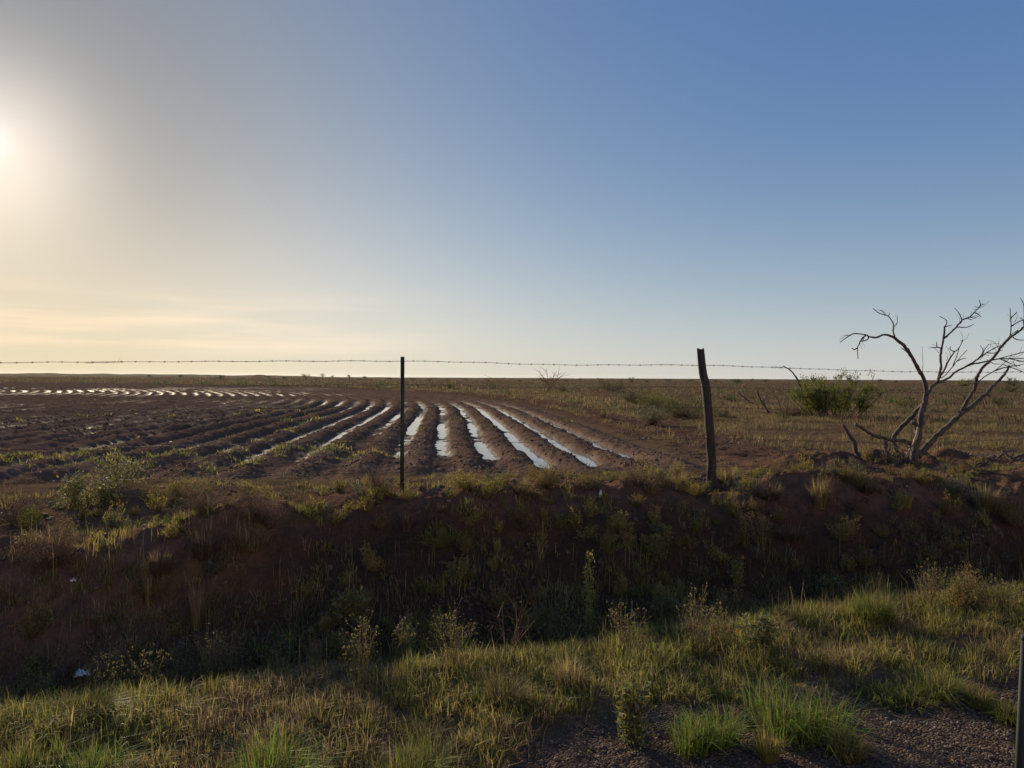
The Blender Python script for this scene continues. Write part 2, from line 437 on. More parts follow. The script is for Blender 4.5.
# ------------------------------------------------------------------ colours of plants (linear)
def pick(n, pal, jit=0.25):
    pal = np.array(pal); c = pal[RG.integers(0, len(pal), n)] * (1 + RG.uniform(-jit, jit, (n, 1)))
    return c * (1 + RG.uniform(-0.08, 0.08, (n, 3)))
STRAW = [(0.31, 0.23, 0.105), (0.24, 0.17, 0.08), (0.36, 0.28, 0.14), (0.17, 0.12, 0.07)]
OLIVE = [(0.17, 0.148, 0.045), (0.21, 0.178, 0.058), (0.135, 0.122, 0.045), (0.24, 0.188, 0.075)]
GREEN = [(0.125, 0.155, 0.032), (0.16, 0.185, 0.040), (0.105, 0.125, 0.032), (0.20, 0.21, 0.052)]
BRIGHT = [(0.15, 0.24, 0.035), (0.20, 0.28, 0.05), (0.11, 0.18, 0.03)]
DGREEN = [(0.045, 0.07, 0.025), (0.06, 0.09, 0.03), (0.05, 0.075, 0.035)]
GREY = [(0.11, 0.13, 0.085), (0.14, 0.155, 0.10), (0.09, 0.105, 0.07)]
BROWN = [(0.12, 0.08, 0.06), (0.16, 0.11, 0.08), (0.09, 0.06, 0.045), (0.19, 0.13, 0.09)]
YEL = [(0.28, 0.245, 0.065), (0.34, 0.29, 0.09), (0.23, 0.21, 0.058)]

def scatter_tufts(g, cx, cy, per, hmin, hmax, width, spread, pal_fn, bend=(0.1, 0.7)):
    """clusters of blades rooted at ground points"""
    n = len(cx); k = per
    X = np.repeat(cx, k); Y = np.repeat(cy, k)
    a = RG.uniform(0, 2 * math.pi, n * k); rr = np.sqrt(RG.uniform(0, 1, n * k)) * np.repeat(spread, k)
    X = X + np.cos(a) * rr; Y = Y + np.sin(a) * rr
    Z = height(X, Y) - 0.008
    base = np.stack([X, Y, Z], 1)
    H = np.repeat(RG.uniform(hmin, hmax, n), k) * RG.uniform(0.5, 1.15, n * k)
    lean = a + RG.normal(0, 0.7, n * k)
    b = RG.uniform(bend[0], bend[1], n * k)
    colr = pal_fn(n, k)
    W = np.repeat(width, k) * RG.uniform(0.6, 1.3, n * k) if np.ndim(width) else np.full(n * k, width) * RG.uniform(0.6, 1.3, n * k)
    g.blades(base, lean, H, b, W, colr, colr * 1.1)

def mixpal(groups, weights, jit=0.22):
    def f(n, k):
        w = np.array(weights) / sum(weights); ch = RG.choice(len(groups), n, p=w)
        out = np.zeros((n * k, 3)); chk = np.repeat(ch, k)
        tint = np.repeat(1 + RG.uniform(-0.25, 0.25, (n, 1)), k, 0)
        for gi, p in enumerate(groups):
            m = chk == gi; out[m] = pick(int(m.sum()), p, jit)
        return out * tint
    return f

def in_view(x, y, m=2.0): return (np.abs(np.arctan2(x, y)) < rad(34 + m)) & (y > 0)

# ---- roadside grass (uncountable)
def edge_u0(v): return 4.72 + 0.10 * v
def gravel_edge(u, v): return 2.95 + 0.78 * sst(-0.1, 1.5, v) + 0.22 * fbm(v * 1.6, u * 0.7, 95, 3) - 0.9 * (1 - sst(-0.8, 0.9, v))
def build_roadside():
    g = Geo()
    n = 17000
    u = RG.uniform(2.2, 6.4, n); v = RG.uniform(-5, 6.5, n); x, y = xy(u, v)
    dens = sst(-0.12, 0.25, u - gravel_edge(u, v)) * (1 - sst(0.5, 1.3, u - edge_u0(v)) * 0.8) * (0.72 + 1.0 * fbm(x * 2.4, y * 2.4, 101, 3))
    k = in_view(x, y, 4) & (RG.uniform(0, 1, n) < dens * 1.25); x, y, u, v = x[k], y[k], u[k], v[k]
    patch = fbm(x * 0.9, y * 0.9, 103, 3) + RG.normal(0, .2, len(x))
    for lo, hi, pal, hm, hM, wd in ((-9, -0.15, mixpal([STRAW, OLIVE, BROWN], [6, 3, 1.5]), .05, .13, .0035), (-0.15, 0.22, mixpal([OLIVE, YEL, STRAW, BROWN], [4, 3.5, 3, 1]), .06, .15, .004), (0.22, 9, mixpal([OLIVE, GREEN, YEL, STRAW], [3, 3, 4, 1]), .07, .17, .0045)):
        m = (patch > lo) & (patch <= hi)
        scatter_tufts(g, x[m], y[m], 20, hm, hM, wd, np.full(int(m.sum()), 0.055), pal, (0.15, 1.0))
    # low litter mat between the tufts
    n = 22000
    u = RG.uniform(2.2, 6.2, n); v = RG.uniform(-5, 6.5, n); x, y = xy(u, v)
    k = in_view(x, y, 4) & (RG.uniform(0, 1, n) < sst(-0.25, 0.15, u - gravel_edge(u, v)))
    x, y = x[k], y[k]
    scatter_tufts(g, x, y, 5, .02, .07, .004, np.full(len(x), 0.05), mixpal([BROWN, OLIVE, STRAW], [3, 3, 1]), (0.4, 1.1))
    o = g.build('roadside_grass', M_LEAF)
    tag(o, 'low yellow green grass and dry litter along the gravel shoulder', 'grass', kind='stuff')
build_roadside()

def build_bank_cover():
    g = Geo()
    n = 15000
    u = RG.uniform(4.9, 9.8, n); v = RG.uniform(-6, 10, n); x, y = xy(u, v)
    cl = fbm(x * 3.1, y * 3.1, 111, 3)
    k = in_view(x, y, 3) & (cl > 0.14 + 0.18 * sst(6.6, 8.2, u) + RG.uniform(-.12, .12, n))
    x, y = x[k], y[k]
    scatter_tufts(g, x, y, 16, .04, .12, .005, np.full(len(x), 0.05), mixpal([STRAW, BROWN, OLIVE, YEL, GREEN], [.8, 3.0, 3, 2.0, 1.2]), (0.1, 0.8))
    # thin standing stalks
    n = 2000
    u = RG.uniform(4.9, 6.7, n); v = RG.uniform(-6, 9, n); x, y = xy(u, v); k = in_view(x, y, 3); x, y = x[k], y[k]
    scatter_tufts(g, x, y, 3, .12, .32, .004, np.full(len(x), 0.05), mixpal([STRAW, BROWN, OLIVE], [3, 2, 2]), (0.0, 0.5))
    o = g.build('bank_undergrowth', M_LEAF)
    tag(o, 'sparse dry undergrowth over the shaded ditch bank', 'undergrowth', kind='stuff')
build_bank_cover()

def build_range():
    g = Geo()
    DRY = [(0.27, 0.195, 0.095), (0.19, 0.14, 0.075), (0.14, 0.11, 0.065), (0.22, 0.17, 0.085)]; SAGE = [(0.095, 0.095, 0.055), (0.12, 0.115, 0.065)]
    def band(n, r0, r1, per, hm, hM, wd, sp, pal, thr=-0.3):
        r = np.sqrt(RG.uniform(r0 * r0, r1 * r1, n)); a = RG.uniform(rad(-36), rad(37), n); x = r * np.sin(a); y = r * np.cos(a)
        s, arc = field_coords(x, y); u, v = uv(x, y)
        cl = fbm(x * 0.45, y * 0.45, 121, 3) + 0.35 * (RG.uniform(0, 1, n) - .5)
        tr = np.exp(-((s + 1.6) / 1.2)**2)
        k = (s < -0.6) & (u > 9.2) & (cl > thr) & (RG.uniform(0, 1, n) > tr)
        for (hx, hy, hr) in ((4.3, 10.8, .8), (5.3, 11.6, 1.0)): k &= (np.hypot(x - hx, y - hy) > hr) | (RG.uniform(0, 1, n) < .2)
        x, y = x[k], y[k]
        scatter_tufts(g, x, y, per, hm, hM, wd, np.full(len(x), sp), pal, (0.1, 0.9))
    P1 = mixpal([DRY, STRAW, BROWN, OLIVE, SAGE], [4, 2, 2.2, 1.2, 1])
    band(52000, 9, 32, 9, .05, .19, .008, .10, P1, -.12)
    band(26000, 30, 80, 8, .10, .30, .02, .22, P1, -.12)
    band(13000, 75, 260, 6, .15, .42, .06, .5, mixpal([DRY, SAGE, BROWN], [4, 2, 3]), -0.15)
    band(9000, 250, 1200, 6, .35, .9, .2, 1.6, mixpal([DRY, SAGE, BROWN], [3, 3, 3]), -0.15)
    band(2600, 24, 70, 22, .18, .42, .03, .3, mixpal([BROWN, DGREEN, SAGE], [3, 1, 3]), 0.12)
    band(5200, 60, 260, 14, .3, .75, .09, .8, mixpal([BROWN, DGREEN, SAGE], [3, 1.2, 3]), 0.05)
    o = g.build('range_grass', M_LEAF)
    tag(o, 'dry straw and olive rangeland scrub spreading to the horizon', 'scrub', kind='stuff')
build_range()

def build_field_weeds():
    g = Geo()
    n = 60000
    r = np.sqrt(RG.uniform(10.5**2, 75**2, n)); a = RG.uniform(rad(-36), rad(12), n); x = r * np.sin(a); y = r * np.cos(a)
    s, arc = field_coords(x, y); u, v = uv(x, y)
    c = np.cos(2 * math.pi * s / ROW)
    near = 1.2 * np.exp(-((r - 13.0) / 3.6)**2) * (x < -1.8) + 0.22 * np.exp(-((r - 22) / 7)**2) + 0.2 * (x > -1.8) * (r < 30)
    cl = fbm(x * 0.5, y * 0.5, 131, 4, .7)
    k = (s > 0) & (u > 10.2) & (c < 0.1 + .9 * (vnoise(x * 1.3, y * 1.3, 137) > .55)) & (cl + near * 0.55 > 0.56 + RG.uniform(0, .3, n) + .2 * sst(40, 60, r))
    x, y, r = x[k], y[k], r[k]
    for r0, r1, per, hm, hM, w, sp in ((0, 20, 18, .04, .12, .012, .11), (20, 80, 8, .08, .2, .03, .18)):
        m = (r >= r0) & (r < r1)
        scatter_tufts(g, x[m], y[m], per, hm, hM, w, np.full(int(m.sum()), sp), mixpal([GREEN, YEL, OLIVE, GREY], [2.6, 2, 3.5, 1.5]), (0.2, 1.0))
    # dry stubble on the ridges
    n = 30000
    r = np.sqrt(RG.uniform(10.5**2, 45**2, n)); a = RG.uniform(rad(-36), rad(14), n); x = r * np.sin(a); y = r * np.cos(a)
    s, arc = field_coords(x, y); u, v = uv(x, y); c = np.cos(2 * math.pi * s / ROW)
    k = (s > 0) & (u > 10) & (c < -.2) & (fbm(x * .5, y * .5, 133, 2) > -0.1); x, y = x[k], y[k]
    scatter_tufts(g, x, y, 3, .03, .09, .008, np.full(len(x), .08), mixpal([BROWN, STRAW, OLIVE], [4, 1.5, 1]), (0.3, 1.2))
    o = g.build('field_weeds', M_LEAF)
    tag(o, 'green weeds and brown stubble growing along the ploughed ridges', 'weeds', kind='stuff')
build_field_weeds()

def ico():
    t = (1 + 5**.5) / 2
    v = np.array([(-1, t, 0), (1, t, 0), (-1, -t, 0), (1, -t, 0), (0, -1, t), (0, 1, t), (0, -1, -t), (0, 1, -t), (t, 0, -1), (t, 0, 1), (-t, 0, -1), (-t, 0, 1)]) / math.sqrt(1 + t * t)
    f = np.array([(0, 11, 5), (0, 5, 1), (0, 1, 7), (0, 7, 10), (0, 10, 11), (1, 5, 9), (5, 11, 4), (11, 10, 2), (10, 7, 6), (7, 1, 8), (3, 9, 4), (3, 4, 2), (3, 2, 6), (3, 6, 8), (3, 8, 9), (4, 9, 5), (2, 4, 11), (6, 2, 10), (8, 6, 7), (9, 8, 1)])
    return v, f
def pebbles(name, x, y, size, mat, label, cat, sink=0.3):
    iv, fc = ico(); n = len(x)
    z = height(x, y)
    sc = RG.uniform(0.55, 1.25, (n, 1, 3)) * size[:, None, None]; sc[:, :, 2] *= 0.7
    a = RG.uniform(0, 6.28, n); ca, sa = np.cos(a)[:, None], np.sin(a)[:, None]
    V = iv[None] * (1 + RG.uniform(-.22, .22, (n, 12, 1))) * sc
    X = V[:, :, 0] * ca - V[:, :, 1] * sa; Y = V[:, :, 0] * sa + V[:, :, 1] * ca
    V = np.stack([X + x[:, None], Y + y[:, None], V[:, :, 2] + z[:, None] + (size * (0.7 * (1 - sink) - .2))[:, None]], -1)
    L = (fc[None] + (np.arange(n) * 12)[:, None, None]).ravel()
    o = mesh_np(name, V.reshape(-1, 3), L, np.full(n * 20, 3), mat)
    tag(o, label, cat, kind='stuff')
n = 9000
u_ = RG.uniform(2.0, 4.6, n); v_ = RG.uniform(-1.2, 5.2, n); x_, y_ = xy(u_, v_)
k_ = in_view(x_, y_, 2) & (u_ < gravel_edge(u_, v_) + RG.normal(0, .12, n))
pebbles('gravel', x_[k_], y_[k_], RG.uniform(.003, .0095, int(k_.sum())) * (1 + (RG.uniform(0, 1, int(k_.sum())) > .97)), M_STONE, 'loose pale and brown gravel of the road shoulder', 'gravel')
# clods on the ploughed ground and on the crest
n = 45000
r_ = np.sqrt(RG.uniform(5.6**2, 34**2, n)) ** 1.0; a_ = RG.uniform(rad(-36), rad(36), n); x_ = r_ * np.sin(a_); y_ = r_ * np.cos(a_)
s_, arc_ = field_coords(x_, y_); u_, v_ = uv(x_, y_)
k_ = (((s_ > -3.2) & (np.cos(2 * math.pi * s_ / ROW) < .15)) | (u_ < 10.6)) & (u_ > 5.8) & (fbm(x_ * 1.2, y_ * 1.2, 141, 3) > 0.05)
M_CLOD = mat_bark('soil_clod', [(0.3, (0.05, 0.028, 0.022)), (0.6, (0.10, 0.055, 0.04)), (0.8, (0.16, 0.09, 0.065))], 9, (1, 1, 1), 0.95, 0, 0.3)
pebbles('soil_clods', x_[k_], y_[k_], RG.uniform(.008, .034, int(k_.sum())), M_CLOD, 'broken red brown clods lying over the ploughed ground', 'clods', 0.5)

# ------------------------------------------------------------------ individual plants
KW = {}
def plant_geo(kind, h, w, dist, seed):
    """returns (stems Geo or None, foliage Geo) around the origin; h, w in metres"""
    fo = Geo(); st = Geo()
    R = w / 2
    px = dist / F                                                       # size of one pixel there
    if kind in ('tuft', 'green_tuft', 'straw_tuft', 'brown_tuft', 'bright_tuft', 'yellow_tuft'):
        pal = {'tuft': OLIVE, 'green_tuft': GREEN, 'straw_tuft': STRAW, 'brown_tuft': BROWN, 'bright_tuft': BRIGHT + GREEN[:1], 'yellow_tuft': YEL}[kind]
        n = int(np.clip(170 * (w * h) / (px * px) / 400, 60, 420)) * (2 if kind in ('bright_tuft', 'green_tuft') else 1)
        big = kind in ('bright_tuft', 'green_tuft'); a = RG.uniform(0, 6.283, n); rr = np.sqrt(RG.uniform(0, 1, n)) * R * (.62 if big else .45)
        b = RG.uniform(.1, 1.15, n)
        lean = a + RG.normal(0, .5, n)
        if big:
            k = RG.integers(0, 9, n); cxx = RG.normal(0, R * .33, 9); cyy = RG.normal(0, R * .28, 9); rr = rr * .55; bs = np.stack([np.cos(a) * rr + cxx[k], np.sin(a) * rr + cyy[k], np.full(n, -.01)], 1)
        else: bs = np.stack([np.cos(a) * rr, np.sin(a) * rr, np.full(n, -.01)], 1)
        hh = h * RG.uniform(.4, 1.1, n) * (1 - .35 * (rr / R) if big else 1)
        b = b * (1.35 if big else 1)
        wd = max(.0035, px * .55)
        c = pick(n, pal, .3); dry = RG.uniform(0, 1, n) < .18; c[dry] = pick(int(dry.sum()), STRAW) * .7; b[dry] *= .45
        fo.blades(bs, lean, hh, b * min(1.2, R / h * 1.05), np.full(n, wd) * RG.uniform(.6, 1.4, n), c, c * 1.15)
        return None, fo
    if kind in ('dome', 'brown_dome', 'grey_dome', 'green_dome', 'yellow_dome', 'dark_dome'):
        pal = {'dome': OLIVE, 'brown_dome': BROWN, 'grey_dome': GREY, 'green_dome': GREEN, 'yellow_dome': YEL, 'dark_dome': DGREEN}[kind]
        ns = int(np.clip((w * h) / (px * px) / 6, 26, 190))
        tips = []; skx, sky_ = random.uniform(-.3, .3) * w, random.uniform(-.2, .2) * w; bias = random.uniform(0, 6.28); lop = random.uniform(.15, .45)
        for i in range(ns):
            a = random.uniform(0, 6.283); e = random.random()**0.6
            rr = R * math.sin(e * 1.45) * random.uniform(.5, 1.15) * (1 + lop * math.cos(a - bias)); zz = h * (math.cos(e * 1.15) ** .8) * random.uniform(.45, 1.1) * (1 + .5 * lop * math.sin(2 * a + bias))
            base = Vector((random.uniform(-.1, .1) * R, random.uniform(-.1, .1) * R, -.02)); tip = Vector((rr * math.cos(a) + skx * zz / h, rr * math.sin(a) + sky_ * zz / h, max(zz, .05 * h)))
            mid = base.lerp(tip, .55) + Vector((0, 0, -.05 * h)) + Vector([random.uniform(-.05, .05) * w for _ in range(3)])
            r0 = max(.0014, px * .15)
            st.tube(smooth_path([base, mid, tip], 2), np.linspace(r0, r0 * .5, 5), col=pick(1, BROWN if kind != 'grey_dome' else BROWN)[0], seg=3, cap=False)
            tips.append((base, mid, tip))
        nl = int(np.clip((w * h) / (px * px) * (3.6 if kind != 'brown_dome' else 2.2), 420, 6000))
        P = []; TI = RG.integers(0, ns, nl); tint = RG.uniform(.65, 1.25, (ns, 1)) * np.where(RG.uniform(0, 1, (ns, 1)) < .18, np.array([[1.35, .95, .9]]), np.array([[1.0, 1.0, 1.0]]))
        for i in range(nl):
            b, m, t = tips[TI[i]]; q = random.random()**.55 
            p = m.lerp(t, q) if random.random() < .8 else b.lerp(m, random.uniform(.3, 1))
            P.append(p + Vector([random.gauss(0, .03) * w, random.gauss(0, .03) * w, random.gauss(0, .03) * h]))
        P = np.array(P); P[:, 2] = np.maximum(P[:, 2], .0)
        sz = np.full(nl, max(.014, px * 1.1)) * RG.uniform(.5, 1.3, nl)
        fo.leaves(P, sz, pick(nl, pal, .3) * tint[TI], .35 if kind != 'brown_dome' else .16, .4)
        return st, fo
    if kind in ('leafy', 'tall', 'seedhead', 'twiggy'):
        pal = {'leafy': GREEN[:1] + GREY + OLIVE, 'tall': YEL + GREEN[3:] + GREY[1:2], 'seedhead': OLIVE + YEL[:1] + GREEN[:2], 'twiggy': BROWN}[kind]
        ns = {'leafy': 14, 'tall': 3, 'seedhead': 16, 'twiggy': 9}[kind]
        P = []; Pc = []
        heads = []
        for i in range(ns):
            a = random.uniform(0, 6.283); sp = R * random.uniform(.2, 1) * (.5 if kind == 'tall' else 1); hh = h * (random.uniform(.6, 1.0) if i else 1.02)
            base = Vector((random.gauss(0, .1) * R, random.gauss(0, .1) * R, -.02)); tip = Vector((sp * math.cos(a), sp * math.sin(a), hh))
            mid = base.lerp(tip, .5) + Vector((random.uniform(-.15, .15) * R, random.uniform(-.15, .15) * R, .05 * h))
            path = smooth_path([base, mid, tip], 3); r0 = max(.0022, px * .26) * (1.2 if kind == 'twiggy' else 1)
            st.tube(path, np.linspace(r0, r0 * .4, len(path)), col=pick(1, BROWN + OLIVE if kind != 'twiggy' else BROWN)[0], seg=4, cap=False)
            nl = {'leafy': 80, 'tall': 170, 'seedhead': 30, 'twiggy': 10}[kind]
            for k in range(nl):
                q = random.uniform(.15, 1); j = min(int(q * (len(path) - 1)), len(path) - 2); f = q * (len(path) - 1) - j
                p = path[j].lerp(path[j + 1], f); sprd = (.16 if kind == 'leafy' else .12) * w * (1.15 - q * .6)
                P.append(p + Vector((random.gauss(0, sprd), random.gauss(0, sprd), random.gauss(0, .015))))
            if kind in ('twiggy', 'seedhead'):
                for k in range(3):
                    q = random.uniform(.4, .9); j = int(q * (len(path) - 1)); p = path[j]; e2 = p + Vector((random.uniform(-.3, .3) * w, random.uniform(-.3, .3) * w, random.uniform(.1, .3) * h))
                    st.tube([p, p.lerp(e2, .5) + Vector((0, 0, .02 * h)), e2], [r0 * .6, r0 * .45, r0 * .3], col=pick(1, BROWN)[0], seg=3, cap=False); heads.append(e2)
            heads.append(path[-1])
        P = np.array(P)
        P[:, 2] = np.maximum(P[:, 2], 0)
        fo.leaves(P, np.full(len(P), {'leafy': max(.035, px * 1.8), 'tall': max(.03, px * 1.8), 'seedhead': max(.013, px * 1.3), 'twiggy': .012}[kind]) * RG.uniform(.5, 1.3, len(P)), pick(len(P), pal, .3), .38, .3)
        if kind == 'seedhead':
            hp = np.repeat(np.array(heads), 4, 0) + RG.normal(0, .003, (len(heads) * 4, 3))
            fo.leaves(hp, np.full(len(hp), .009), pick(len(hp), [(0.30, 0.25, 0.15), (0.2, 0.16, .09)]), .5, .5)
        return st, fo

NAMES = {'tuft': ('grass_tuft', 'grass'), 'green_tuft': ('grass_tuft', 'grass'), 'straw_tuft': ('grass_tuft', 'grass'), 'brown_tuft': ('grass_tuft', 'grass'),
         'bright_tuft': ('grass_clump', 'grass clump'), 'yellow_tuft': ('grass_tuft', 'grass'),
         'dome': ('shrub', 'shrub'), 'brown_dome': ('dry_shrub', 'dry shrub'), 'grey_dome': ('shrub', 'shrub'), 'green_dome': ('shrub', 'shrub'), 'yellow_dome': ('shrub', 'shrub'), 'dark_dome': ('shrub', 'shrub'),
         'leafy': ('leafy_weed', 'weed'), 'tall': ('tall_weed', 'weed'), 'seedhead': ('seeding_weed', 'weed'), 'twiggy': ('bare_bush', 'bare bush')}

def plant(px, py, hp, wp, kind, label, group=None, dist=None):
    p = ground_at(px, py) if dist is None else None
    if p is None:
        d = ray(px, 380); t = dist / d.y; x, y = d.x * t, d.y * t; p = Vector((x, y, float(height(np.array([x]), np.array([y]))[0])))
    D = p.y; h = hp * D / F; w = wp * D / F
    st, fo = plant_geo(kind, h, w, D, 0)
    nm, cat = NAMES[kind]
    if st is None:
        o = fo.build(nm, M_LEAF, loc=p); tag(o, label, cat, group)
    else:
        o = empty(nm, p, label, cat, group)
        st.build('stem', M_TWIG, o)
        fo.build('foliage', M_LEAF, o)
    return o

